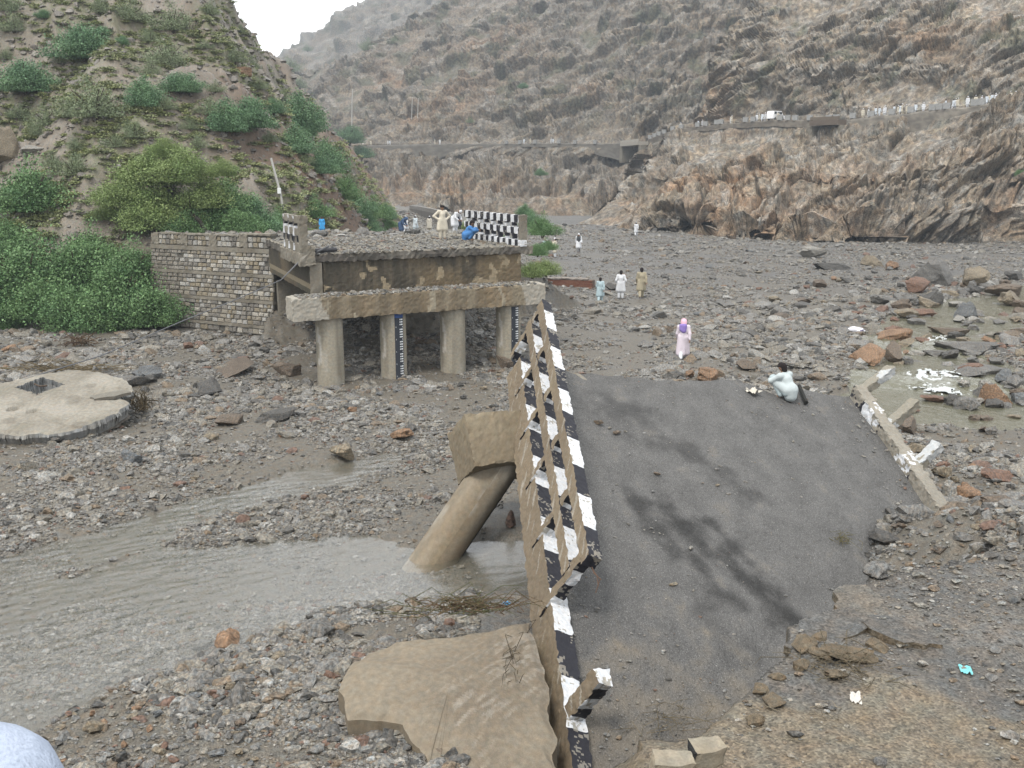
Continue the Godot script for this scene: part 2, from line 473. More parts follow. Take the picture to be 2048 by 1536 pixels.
# what lies on top there: the colour of the matter itself
func ground_colour(x: float, z: float, y: float) -> Color:
	var d := -z
	var a := nm.get_noise_2d(x * 1.9, z * 1.9); var b := nb.get_noise_2d(x * 2.3 + 40.0, z * 2.3)
	var c := Color(0.248, 0.232, 0.206).lerp(Color(0.182, 0.171, 0.154), clampf(0.5 + a * 1.2, 0, 1))
	c = c.lerp(Color(0.19, 0.165, 0.128), clampf(b * 1.6, 0, 0.6))
	c = c.lerp(Color(0.195, 0.170, 0.132), smoothstep(-0.05, -0.22, nm.get_noise_2d(x * 0.55 + 30.0, z * 0.55)) * 0.8)
	if d > 40.0 and x < lut(FOOT, d) + 2.0 and y > 1.0:
		var t := hill_at(x, z)
		if t > y - 0.6:
			c = Color(0.245, 0.205, 0.160).lerp(Color(0.33, 0.285, 0.23), clampf(0.5 + a * 1.3, 0, 1))
			var s := lut(FOOT, d) - x
			var red := smoothstep(10.0, 2.0, s + b * 5.0) * smoothstep(60.0, 70.0, d)
			c = c.lerp(Color(0.20, 0.12, 0.075), clampf(red * 0.9 + maxf(0.0, b - 0.25), 0, 1))
			var green := clampf(nb.get_noise_2d(x * 1.6 + 90.0, z * 1.6) * 2.0 + 0.35, 0, 0.85) * clampf(0.6 + nm.get_noise_2d(x * 3.0, z * 3.0) * 1.8, 0, 1)
			c = c.lerp(Color(0.175, 0.185, 0.092), green * 0.95 * (1.0 - red * 0.6))
	elif d > 55.0 and x > 2.0:
		c = c.lerp(Color(0.165, 0.158, 0.148), clampf(0.55 + b, 0, 1) * smoothstep(55.0, 80.0, d))
	if d < 12.5 and y > 3.0 or (d < 11.0 and x > 0.7):
		# bare clay where the surfacing is gone, dusty bitumen where it is left
		var clay := smoothstep(-0.12, 0.18, (z + 6.2 + (x - 2.1) * 0.12) * 0.7 - maxf(0.0, x - 2.6) * 0.6 + a * 0.5 + b * 0.5)
		var tar := Color(0.150, 0.138, 0.122).lerp(Color(0.20, 0.182, 0.157), clampf(0.5 + a * 1.4, 0, 1))
		c = tar.lerp(Color(0.255, 0.212, 0.152).lerp(Color(0.20, 0.164, 0.118), clampf(0.5 + b * 1.5, 0, 1)), clay)
	if d > 12.0 and d < 24.0 and x < 1.0 and y < -0.1: c = c.lerp(Color(0.17, 0.155, 0.125), 0.5)
	return c

func build_ground() -> void:
	var azs := PackedFloat32Array(); var q := -180.0
	while q < 180.0:
		azs.append(q)
		q += 0.105 if absf(q + 0.05) < 30.0 else (0.6 if absf(q) < 40.0 else 5.0)
	azs.append(180.0)
	var rs := PackedFloat32Array(); var r := 0.4
	while r < 330.0:
		rs.append(r)
		r += 0.5 if r < 4.0 else maxf(0.035, r * (0.0064 if r < 50.0 or r > 135.0 else 0.0042))
	rs.append(420.0)
	var w := azs.size(); var h := rs.size()
	var v := PackedVector3Array(); v.resize(w * h); var col := PackedColorArray(); col.resize(w * h)
	for i in w:
		var a := deg_to_rad(azs[i]); var sx := sin(a); var sz := -cos(a)
		for j in h:
			var x := sx * rs[j]; var z := sz * rs[j]
			var y := ground(x, z)
			v[j * w + i] = Vector3(x, y, z); col[j * w + i] = ground_colour(x, z, y)
	var g := mi("ground", mesh_of(v, sheet_index(w, h, true), col), M.gravel)
	g.set_meta("kind", "structure")

# ------------------------------------------------------------------ cliffs and mountains
func hsh(a: int, b: int) -> float:
	var n := a * 374761393 + b * 668265263
	n = (n ^ (n >> 13)) * 1274126177
	return float((n ^ (n >> 16)) & 0xffff) / 65535.0

# beds of rock of uneven thickness, each broken into blocks that stand out by different amounts
func beds(along: float, q: float, thick: float, long: float, sd: int) -> float:
	var k := int(floor(q / thick)); var f := q / thick - k
	var l := long * (0.6 + 1.1 * hsh(k, sd)); var m := int(floor(along / l + hsh(k, sd + 7) * 9.0))
	var g := along / l + hsh(k, sd + 7) * 9.0 - m
	var edge := smoothstep(0.0, 0.10, f) * smoothstep(1.0, 0.86, f) * smoothstep(0.0, 0.06, g) * smoothstep(1.0, 0.95, g)
	return hsh(k * 31 + 5, m + sd * 13) * (0.35 + 0.65 * edge) - 0.25 * f

func crag(p: Vector3, along: float, dip: float, size: float) -> float:
	var q := p.y * cos(dip) - along * sin(dip)
	var w := nb.get_noise_3d(p.x * 0.7, p.y * 0.7, p.z * 0.7) * 1.5 + nm.get_noise_3d(p.x * 0.4, p.y * 0.4, p.z * 0.4) * 0.35
	var a2 := along + nb.get_noise_3d(p.x * 0.9 + 50.0, p.y * 0.9, p.z * 0.9) * 4.0 - q * 0.15
	var big := nb.get_noise_3d(p.x * 0.35 + 31.0, p.y * 0.45, p.z * 0.35)
	var mid := nc.get_noise_3d(p.x * 0.6, p.y * 0.8, p.z * 0.6)
	var rock := smoothstep(-0.30, 0.12, nb.get_noise_3d(p.x * 0.8 + 9.0, p.y * 1.1, p.z * 0.8))
	var b1 := beds(a2, q + w, 2.9, 4.6, 1); var b2 := beds(a2, q + w * 1.1, 1.3, 1.9, 2); var b3 := beds(a2, q + w, 0.6, 0.9, 3)
	var crack := nc.get_noise_3d(p.x * 1.9 + 40.0, p.y * 2.1, p.z * 1.9)
	var b4 := beds(q + w * 2.0, a2 * 0.9 - p.y * 0.42, 2.3, 3.1, 4); var b5 := beds(q + w, a2 - p.y * 0.2, 0.9, 1.3, 5)
	var fine := nr.get_noise_3d(along * 3.0 + 200.0, (q + w) * 9.0, p.z)
	return size * (rock * (b1 * 1.5 + b2 * 1.0 + b3 * 0.2 + b4 * 0.7 + b5 * 0.3) + (1.0 - rock) * fine * 0.3 + crack * 1.1 + mid * 1.9 + big * 2.6)

func cliff_colour(p: Vector3, along: float, dip: float, zone: float) -> Color:
	var q := p.y * cos(dip) - along * sin(dip)
	var w := nb.get_noise_3d(p.x * 0.7, p.y * 0.7, p.z * 0.7) * 1.5
	var band := nm.get_noise_2d(along * 0.05, (q + w) * 0.55)
	var spot := nm.get_noise_3d(p.x * 0.5, p.y * 0.9, p.z * 0.5)
	var large := nb.get_noise_3d(p.x * 0.42 + 10.0, p.y * 0.6, p.z * 0.42)
	var bk := int(floor((q + w * 1.1) / 1.15)); var tone := hsh(bk, int(floor(along / 1.7)) * 3 + 1)
	var c := Color(0.218, 0.176, 0.130).lerp(Color(0.43, 0.360, 0.272), clampf(0.4 + band * 0.6 + (tone - 0.5) * 0.6, 0, 1))
	c = c.lerp(Color(0.255, 0.225, 0.188), clampf(0.40 + spot * 1.8, 0, 0.85))
	c = c.lerp(Color(0.40, 0.262, 0.160), clampf((large - 0.19) * 3.2, 0, 1) * clampf(0.5 + spot * 1.2, 0, 0.8) * zone)
	c = c.lerp(Color(0.46, 0.42, 0.365), clampf((nr.get_noise_2d(along * 2.0, (q + w) * 5.0) - 0.45) * 3.0, 0, 0.6))
	c = c.lerp(Color(0.125, 0.135, 0.08), clampf((nm.get_noise_3d(p.x * 0.35 + 60.0, p.y * 0.35, p.z * 0.35) - 0.18) * 3.0, 0, 0.6) * smoothstep(10.0, 24.0, p.y))
	return c

# a slope given by columns of points (picture height, distance), folded over at the crest
func cliff(called: String, px0: float, px1: float, w: int, h: int, place: Callable, dip: float, size: float, zone: float, arc: float, grade: float, dark: float) -> void:
	var v := PackedVector3Array(); v.resize(w * h); var col := PackedColorArray(); col.resize(w * h)
	for i in w:
		var px := lerpf(px0, px1, float(i) / (w - 1))
		for j in h:
			v[j * w + i] = place.call(px, float(j) / (h - 1))
	var out := v.duplicate()
	for j in h:
		for i in w:
			var k := j * w + i
			var du := v[j * w + mini(i + 1, w - 1)] - v[j * w + maxi(i - 1, 0)]
			var dv := v[mini(j + 1, h - 1) * w + i] - v[maxi(j - 1, 0) * w + i]
			var n := du.cross(dv).normalized()
			if n.z < 0.0 and n.y < 0.0: n = -n
			n = (n + Vector3(0, 0, 0.5)).normalized()
			var p := v[k]
			var along := p.x / maxf(-p.z, 1.0) * arc * grade
			var e: float = ease_road(p, called)
			if called == "right_cliff": e *= smoothstep(1165.0, 1345.0, lerpf(px0, px1, float(i) / (w - 1)))
			out[k] = p + n * crag(p * grade, along, dip, size) * e
			col[k] = cliff_colour(p * Vector3(grade, 1, grade) if grade == 1.0 else Vector3(p.x * grade, p.y * grade, p.z * grade), along, dip, zone) * dark
	var o := mi(called, mesh_of(out, sheet_index(w, h, true), col), M.cliff)
	o.set_meta("kind", "structure")

var ROAD_PX := PackedFloat32Array([560, 298, 640, 296, 740, 293, 900, 291, 1100, 290, 1200, 291, 1250, 289, 1290, 285, 1350, 263, 1450, 251, 1545, 245, 1660, 246, 1790, 234, 1910, 222, 2048, 206, 2500, 150])
var ROAD_D := PackedFloat32Array([560, 345, 640, 335, 740, 322, 900, 300, 1100, 275, 1200, 262, 1265, 252, 1350, 222, 1545, 186, 1660, 172, 1900, 150, 2048, 140, 2500, 112])

func ease_road(p: Vector3, called: String) -> float:
	# the road bench is smooth
	if called == "far_mountain": return 1.0
	var c := p - EYE
	var pxq := 1024.0 + F * c.x / (-c.z * cos(TILT) - c.y * sin(TILT))
	var r := ath(pxq, lut(ROAD_PX, pxq), lut(ROAD_D, pxq))
	var k := maxf(absf(p.y - r.y) * 1.2, maxf(0.0, maxf(r.z - 9.0 - p.z, p.z - r.z)) * 1.0)
	return clampf(0.02 + k / (7.0 if called == "valley_mountain" else 3.0), 0, 1)

func cliff_right(px: float, v: float) -> Vector3:
	var base := lut(PackedFloat32Array([1150, 452, 1180, 446, 1240, 455, 1310, 471, 1450, 478, 1560, 488, 1700, 493, 1850, 485, 2048, 470, 2500, 445]), px)
	var bd := lut(PackedFloat32Array([1150, 152, 1180, 148, 1310, 131, 1450, 124, 1700, 113, 2048, 118, 2500, 104]), px)
	var cap := lut(PackedFloat32Array([1150, 448, 1180, 436, 1230, 390, 1262, 350, 1290, 306, 1330, 272, 1372, 244, 1385, 225, 1440, 95, 1500, -5, 1560, -110, 1660, -420]), px)
	cap = maxf(cap, -420.0)
	var ry := lut(ROAD_PX, px); var rd := lut(ROAD_D, px)
	var y: float; var d: float
	if v < 0.42:
		var t := v / 0.42
		y = lerpf(base + 14.0, ry, t)
		var mid := lut(PackedFloat32Array([0, 0, 0.30, 0.08, 0.38, 0.22, 0.64, 0.36, 0.72, 0.54, 0.92, 0.80, 1, 1]), t)
		d = lerpf(bd - 1.0, rd, mid)
		for cv in [[1392, 452, 34, 26, 9.0], [1330, 462, 30, 14, 5.0], [1495, 468, 40, 16, 5.0], [1735, 466, 42, 11, 6.0], [1620, 476, 40, 9, 4.0]]:
			var e := Vector2((px - cv[0]) / cv[2], (y - cv[1]) / cv[3]).length()
			d += cv[4] * smoothstep(1.15, 0.55, e)
	elif v < 0.46:
		var t := (v - 0.42) / 0.04
		d = rd + 9.0 * t
		var p0 := ath(px, ry, rd)
		if ry >= cap:
			return Vector3((px - 1024.0) / F * d * 1.02, p0.y + t * 0.15, -d)
		y = cap; 
	else:
		var t := (v - 0.46) / 0.54
		y = lerpf(ry - 4.0, -420.0, pow(t, 1.15))
		d = rd + 9.0 + lut(PackedFloat32Array([0, 0, 0.2, 10, 0.45, 30, 1, 120]), t)
	if y < cap or (v >= 0.42 and ry < cap):
		var over := cap - y if y < cap else 10.0
		var dc := rd
		if cap > ry: dc = lerpf(bd - 1.0, rd, clampf((base + 14.0 - cap) / maxf(base + 14.0 - ry, 1.0), 0, 1))
		else: dc = rd + 9.0 + lut(PackedFloat32Array([0, 0, 0.2, 10, 0.45, 30, 1, 120]), pow(clampf((ry - 4.0 - cap) / (ry + 416.0), 0, 1), 0.87))
		return ath(px, cap, dc) + Vector3(0, -over * 0.09, -over * 0.10)
	return ath(px, y, d)

func cliff_middle(px: float, v: float) -> Vector3:
	var base := lut(PackedFloat32Array([500, 432, 800, 428, 1000, 430, 1120, 444, 1180, 452, 1240, 452, 1320, 470, 1600, 470]), px)
	var bd := lut(PackedFloat32Array([500, 215, 800, 196, 1000, 186, 1180, 156, 1240, 150, 1320, 170, 1600, 200]), px)
	var cap := lut(PackedFloat32Array([500, 175, 545, 150, 620, 124, 680, 100, 737, 82, 800, 42, 873, 12, 960, -14, 1100, -70, 1250, -130, 1600, -260]), px)
	var ry := lut(ROAD_PX, minf(px, 1280.0)); var rd := lut(ROAD_D, minf(px, 1265.0))
	var gully := smoothstep(95.0, 20.0, absf(px - lerpf(1160.0, 1275.0, clampf((446.0 - lerpf(base, ry, v / 0.42)) / 150.0, 0, 1))))
	if v < 0.42:
		var t := v / 0.42
		var mid := lut(PackedFloat32Array([0, 0, 0.3, 0.22, 0.45, 0.45, 0.75, 0.82, 0.83, 0.97, 1, 1]), t)
		return ath(px, lerpf(base + 10.0, ry, t), lerpf(bd, rd, mid) + gully * 9.0 * sin(t * PI))
	if v < 0.46:
		var t := (v - 0.42) / 0.04
		return ath(px, ry, rd) + Vector3(0, 0.15 * t, -9.0 * t)
	var t2 := (v - 0.46) / 0.54
	if t2 > 0.93: return ath(px, cap + 6.0, rd + 150.0 + 400.0 * (t2 - 0.93))
	t2 /= 0.93
	return ath(px, lerpf(ry - 3.0, cap, t2), rd + 9.0 + 140.0 * pow(t2, 1.1))

func mountain_far(px: float, v: float) -> Vector3:
	var cap := lut(PackedFloat32Array([380, 215, 480, 150, 545, 109, 570, 92, 600, 75, 640, 50, 680, 24, 717, 0, 760, -25, 860, -90, 1000, -150, 1400, -250]), px)
	if v > 0.95: return ath(px, cap + 10.0, 760.0 + 3000.0 * (v - 0.95))
	var t := v / 0.95
	return ath(px, lerpf(330.0, cap, t), 470.0 + 290.0 * t)

func build_cliffs() -> void:
	cliff("far_mountain", 330, 1420, 260, 120, mountain_far, 0.4, 4.0, 0.15, 620.0, 0.4, 0.72)
	cliff("valley_mountain", 500, 1600, 620, 380, cliff_middle, 0.38, 2.6, 0.9, 271.0, 0.62, 0.76)
	cliff("right_cliff", 1150, 2500, 720, 520, cliff_right, 0.46, 1.6, 1.0, 145.0, 1.0, 0.93)

# ------------------------------------------------------------------ the standing half of the bridge
const PX := Vector3(0.866, 0, -0.5)
const PR := Vector3(-0.38, 0, -0.925)
const NL := Vector3(-7.97, 4.72, -38.24)
const CAP0 := Vector3(-8.25, 3.2, -36.36)

func n3(p: Vector3, f: float) -> float: return nm.get_noise_3dv(p * f)

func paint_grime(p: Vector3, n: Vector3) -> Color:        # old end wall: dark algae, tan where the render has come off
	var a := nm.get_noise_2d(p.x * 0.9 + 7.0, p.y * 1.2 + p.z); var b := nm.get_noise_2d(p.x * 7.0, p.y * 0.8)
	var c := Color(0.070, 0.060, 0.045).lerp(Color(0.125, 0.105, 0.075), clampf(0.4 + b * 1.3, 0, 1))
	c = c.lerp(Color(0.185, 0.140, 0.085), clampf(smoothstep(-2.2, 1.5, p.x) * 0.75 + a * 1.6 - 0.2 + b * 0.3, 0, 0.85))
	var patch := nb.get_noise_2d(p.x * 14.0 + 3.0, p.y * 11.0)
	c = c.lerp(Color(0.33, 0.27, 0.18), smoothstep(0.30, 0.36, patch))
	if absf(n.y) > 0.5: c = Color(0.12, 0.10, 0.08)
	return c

func paint_cap(p: Vector3, _n: Vector3) -> Color:
	var run := nm.get_noise_2d(p.x * 3.2, p.y * 0.18 + 4.0); var a := nb.get_noise_2d(p.x * 6.0, p.y * 6.0)
	var c := Color(0.265, 0.220, 0.155).lerp(Color(0.18, 0.145, 0.098), clampf(0.4 + run * 1.8, 0, 1))
	c = c.lerp(Color(0.26, 0.195, 0.12), clampf(nm.get_noise_2d(p.x * 2.0 + 30.0, p.y * 0.2) * 1.5, 0, 0.8))
	var ends := absf(p.x) - 4.45 + a * 0.6 + p.y * 0.25 * signf(p.x)
	c = c.lerp(Color(0.40, 0.37, 0.31), smoothstep(0.0, 0.12, ends))
	c = c.lerp(Color(0.36, 0.31, 0.23), smoothstep(0.38, 0.43, nb.get_noise_2d(p.x * 11.0 + 9.0, p.y * 5.0)))
	return c

func paint_concrete(p: Vector3, _n: Vector3) -> Color:
	return Color(0.27, 0.245, 0.20).lerp(Color(0.20, 0.178, 0.14), clampf(0.5 + n3(p, 1.2) * 1.4, 0, 1))

func checks(dark_first: float, period: float, flake: float, axis := 2) -> Callable:
	return func(p: Vector3, _n: Vector3) -> Color:
		var s := fposmod(p[axis] + dark_first, period) / period
		var k := Color(0.72, 0.73, 0.75) if s < 0.5 else Color(0.022, 0.022, 0.028)
		var w := nm.get_noise_3dv(p * 6.0) + 0.7 * nf.get_noise_3dv(p * 60.0)
		if w > 0.55 - flake: k = Color(0.24, 0.22, 0.19) if s >= 0.5 else Color(0.42, 0.40, 0.36)
		return k

func column_mesh(r: float, y0: float, y1: float, c1: Color, c2: Color, x_seed := 0.0) -> ArrayMesh:
	var w := 33; var h := int((y1 - y0) / 0.08) + 2
	var v := PackedVector3Array(); var col := PackedColorArray()
	for j in h:
		for i in w:
			var a := TAU * i / (w - 1); var y := lerpf(y0, y1, float(j) / (h - 1))
			var p := Vector3(sin(a), y, cos(a))
			var rr := r * (1.0 + 0.006 * nm.get_noise_3dv(p * 2.0) + (0.008 if absf(fposmod(y, 1.2)) < 0.06 else 0.0))
			v.append(Vector3(p.x * rr, y, p.z * rr))
			var k := c1.lerp(c2, clampf(0.45 + 1.2 * nm.get_noise_3dv(p * Vector3(2.2, 0.8, 2.2)), 0, 1))
			k = k.lerp(Color(0.23, 0.195, 0.14), clampf(smoothstep(0.5, -0.5, y - y0 - 0.9 + n3(p, 1.5) * 0.5), 0, 0.8))
			k = k.lerp(Color(0.19, 0.165, 0.125), smoothstep(0.12, 0.5, nm.get_noise_2d(a * 2.6 + y0 * 3.0, y * 0.22 + x_seed)) * 0.6)
			k = k.lerp(Color(0.44, 0.41, 0.35), smoothstep(0.2, 0.5, nm.get_noise_2d(a * 1.4 + 40.0, y * 1.6 + x_seed)) * 0.5)
			if nb.get_noise_3dv(p * Vector3(9, 5, 9) + Vector3(y0 * 5.0, 0, 0)) > 0.46: k = Color(0.50, 0.47, 0.41)
			col.append(k)
	return mesh_of(v, sheet_index(w, h, false), col)

func gauge_strip(r: float, y0: float, y1: float, a0: float, a1: float, blue_top: bool) -> ArrayMesh:
	var b := Bag.new(); var n := 6
	var ring := func(a: float, y: float, o: float) -> Vector3: return Vector3(sin(a) * (r + o), y, cos(a) * (r + o))
	for i in n:
		var a := lerpf(a0, a1, float(i) / n); var a2 := lerpf(a0, a1, float(i + 1) / n)
		b.quad(ring.call(a, y0, 0.012), ring.call(a, y1, 0.012), ring.call(a2, y1, 0.012), ring.call(a2, y0, 0.012), Color(0.03, 0.032, 0.04))
		if blue_top: b.quad(ring.call(a, y1, 0.014), ring.call(a, y1 + 0.22, 0.014), ring.call(a2, y1 + 0.22, 0.014), ring.call(a2, y1, 0.014), Color(0.03, 0.06, 0.17))
	var y := y0; var k := 0
	while y < y1 - 0.06:
		var u0 := lerpf(a0, a1, 0.55 if k % 5 else 0.12); var u1 := lerpf(a0, a1, 0.93)
		b.quad(ring.call(u0, y, 0.016), ring.call(u0, y + 0.05, 0.016), ring.call(u1, y + 0.05, 0.016), ring.call(u1, y, 0.016), Color(0.62, 0.64, 0.65))
		y += 0.1; k += 1
	return bag_mesh(b)

func part_box(called: String, parent: Node, m: Material, o: Vector3, ux: Vector3, uz: Vector3, x0: float, x1: float, y0: float, y1: float, z0: float, z1: float, cell: float, paint: Callable, rough := 0.012) -> MeshInstance3D:
	# a block in the skewed axes ux, up, uz about o, as a part of a thing that stands at o
	var b := Bag.new()
	var t := Transform3D(Basis(ux, Vector3.UP, uz), ux * (x0 + x1) / 2 + Vector3.UP * (y0 + y1) / 2 + uz * (z0 + z1) / 2)
	add_box(b, t, Vector3(x1 - x0, y1 - y0, z1 - z0), cell, paint, rough, o.x + x0)
	return mi(called, bag_mesh(b), m, parent)

func build_far_bridge() -> void:
	var zz := -PR
	# pier
	var pier := thing("bridge_pier", "standing concrete pier of four round columns under a stained cap beam", "bridge pier", CAP0)
	part_box("cap_beam", pier, M.concrete, CAP0, PX, zz, 0, 11.2, -0.84, 0, -1.35, 0, 0.09, paint_cap, 0.02)
	var marks := ["", "black and white flood gauge with blue top on the second column", "", "black and white flood gauge on the far column"]
	for k in 4:
		var c := mi("column", column_mesh(0.53, -4.6, -0.82, Color(0.38, 0.345, 0.275), Color(0.32, 0.285, 0.22), 17.0 * k), M.concrete, pier)
		c.position = PX * (1.56 + 2.69 * k) + zz * -0.66
		if k == 1 or k == 3:
			var g := mi("gauge_strip", gauge_strip(0.53, -3.9, -1.0 if k == 1 else -0.9, 0.25, 0.95, k == 1), M.plain, c)
			g.set_meta("label", marks[k])
	# deck
	var deck := thing("bridge_deck", "surviving far span of the bridge, rubble on its deck and painted railings", "bridge", NL)
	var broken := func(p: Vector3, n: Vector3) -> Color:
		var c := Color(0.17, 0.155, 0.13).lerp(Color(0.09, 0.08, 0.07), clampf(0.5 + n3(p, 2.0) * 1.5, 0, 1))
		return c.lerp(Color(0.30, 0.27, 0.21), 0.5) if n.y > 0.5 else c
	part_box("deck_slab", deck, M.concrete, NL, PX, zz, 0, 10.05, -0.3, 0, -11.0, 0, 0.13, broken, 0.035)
	part_box("end_wall", deck, M.concrete, NL, PX, zz, 0.62, 9.72, -1.62, -0.3, -0.5, -0.12, 0.07, paint_grime, 0.02)
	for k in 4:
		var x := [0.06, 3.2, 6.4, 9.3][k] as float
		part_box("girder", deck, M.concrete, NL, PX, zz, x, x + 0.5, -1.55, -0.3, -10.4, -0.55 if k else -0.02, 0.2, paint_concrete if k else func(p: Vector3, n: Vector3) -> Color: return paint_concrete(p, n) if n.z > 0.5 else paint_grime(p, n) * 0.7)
	part_box("edge_beam", deck, M.concrete, NL, PX, zz, -0.32, 0.05, -0.42, 0.06, -4.6, 0.12, 0.15, paint_concrete, 0.03)
	part_box("edge_beam", deck, M.concrete, NL, PX, zz, 9.98, 10.3, -0.36, 0.0, -11, -0.05, 0.15, paint_concrete, 0.03)
	# railing on the river side
	var rr := part_box("railing", deck, M.paint, NL, PX, zz, 9.7, 9.9, 1.02, 1.34, -7.5, -0.3, 0.05, checks(0.0, 0.86, 0.0))
	rr.set_meta("label", "black and white chequered concrete railing")
	for s in 9:
		var z := -0.12 - 0.86 * s
		part_box("post", rr, M.paint, NL, PX, zz, 9.72, 9.9, 0.26, 1.05, z - 0.2, z, 0.1, checks(0.1 * (s % 2), 0.52, 0.0, 1) if s else paint_concrete)
	part_box("kerb", rr, M.paint, NL, PX, zz, 9.62, 9.94, 0.0, 0.27, -7.6, 0.02, 0.05, checks(0.1, 0.72, 0.0))
	part_box("rail", rr, M.paint, NL, PX, zz, 9.7, 9.9, 0.52, 0.80, -7.5, -0.3, 0.05, checks(0.43, 0.86, 0.0))
	var cap := part_box("post", rr, M.concrete, NL, PX, zz, 9.66, 9.98, 0.0, 1.36, -0.3, 0.0, 0.1, paint_concrete)
	cap.set_meta("label", "bare brown end post")
	# what is left of the other railing
	var lr := part_box("railing", deck, M.paint, NL, PX, zz, -0.24, -0.06, 1.2, 1.48, -4.1, -0.3, 0.1, paint_concrete)
	lr.set_meta("label", "short muddy stump of railing with square openings")
	part_box("post", lr, M.concrete, NL, PX, zz, -0.28, 0.04, 0.0, 1.52, -0.35, 0.05, 0.1, paint_concrete, 0.02)
	part_box("bracket", lr, M.concrete, NL, PX, zz, -0.26, 0.3, -0.42, 0.35, -0.3, 0.1, 0.1, paint_concrete, 0.03)
	for s in 3:
		var z := -1.35 - 1.15 * s
		part_box("post", lr, M.paint, NL, PX, zz, -0.26, -0.04, 0.0, 1.46, z - 0.28, z, 0.1, checks(0.0, 0.6, 0.2, 1))
	for yy in [[0.0, 0.42], [0.72, 0.98]]:
		part_box("rail", lr, M.paint, NL, PX, zz, -0.24, -0.06, yy[0], yy[1], -4.1, -0.3, 0.1, paint_concrete)
	# rubble that lies on it
	var xf := []; var cs := []
	for i in 2600:
		var on_cap := i < 620
		var p: Vector3
		if on_cap:
			p = CAP0 + PX * rng.randf_range(0.3, 10.8) + zz * rng.randf_range(-1.3, -0.02) + Vector3(0, 0.0, 0)
		else:
			p = NL + PX * rng.randf_range(0.2, 9.5) + zz * -pow(rng.randf(), 1.3) * 10.8
			if p.distance_to(NL + PX * 8.6) < 2.0 and rng.randf() < 0.7: continue
		var s := rng.randf_range(0.035, 0.09) * (1.5 if rng.randf() < 0.15 else 1.0)
		xf.append(Transform3D(Basis.from_euler(Vector3(rng.randf_range(-.5, .5), rng.randf() * TAU, rng.randf_range(-.5, .5))).scaled(Vector3(s * 1.3, s * 0.8, s)), p + Vector3(0, s * 0.3, 0)))
		cs.append(stone_colour(rng.randf()))
	tag(scatter("deck_rubble", rocks_lo[2], M.stone, xf, cs), "loose grey rubble strewn over the surviving deck and the cap beam below it", "rubble")
	var pipe := Bag.new()
	add_tube(pipe, [NL + PX * -0.3 + Vector3(0, 0.12, -0.35), NL + PX * 1.15 + Vector3(0, 0.16, -0.2)], [0.09, 0.09], 12, Color(0.03, 0.03, 0.035))
	tag(mi("drain_pipe", bag_mesh(pipe), M.rubber), "short black pipe lying beside the railing stump on the far deck", "pipe")
	# abutment
	var ab0 := Vector3(-11.55, 0, -47.85)
	var ab := thing("bridge_abutment", "concrete abutment between the masonry wall and the far span", "abutment", ab0)
	part_box("pillar", ab, M.concrete, ab0, PX, zz, 0.0, 1.6, -1.0, 2.75, -1.2, 0.25, 0.12, paint_concrete, 0.015)
	part_box("front_wall", ab, M.concrete, ab0, PX, zz, 1.6, 11.0, -1.0, 2.7, -1.0, 0, 0.25, paint_concrete, 0.015)
	part_box("back_wall", ab, M.concrete, ab0, PX, zz, 0.6, 10.6, 2.7, 4.35, -1.2, -0.6, 0.25, paint_grime, 0.015)

# ------------------------------------------------------------------ the masonry retaining wall
func wall_stone(sd: int) -> ArrayMesh:
	var r := RandomNumberGenerator.new(); r.seed = sd
	var b := Bag.new()
	var o := []; var i := []
	for c in [Vector2(-0.5, -0.5), Vector2(-0.5, 0.5), Vector2(0.5, 0.5), Vector2(0.5, -0.5)]:
		var j := Vector2(r.randf_range(-0.07, 0.07), r.randf_range(-0.08, 0.08))
		o.append(Vector3(c.x + j.x, c.y + j.y, 0)); i.append(Vector3((c.x + j.x) * 0.74, (c.y + j.y) * 0.70, r.randf_range(0.75, 1.15)))
	var w := Color(1, 1, 1)
	b.quad(i[0], i[1], i[2], i[3], w)
	for k in 4:
		var q := (k + 1) % 4
		var m0: Vector3 = o[k].lerp(i[k], 0.3) + Vector3(0, 0, 0.42); var m1: Vector3 = o[q].lerp(i[q], 0.3) + Vector3(0, 0, 0.42)
		b.quad(i[k], m0, m1, i[q], w); b.quad(m0, o[k], o[q], m1, w)
	for k in b.v.size(): b.v[k].y *= 1.0
	# turned so that the front, +z, is clockwise from outside
	return bag_mesh(b)

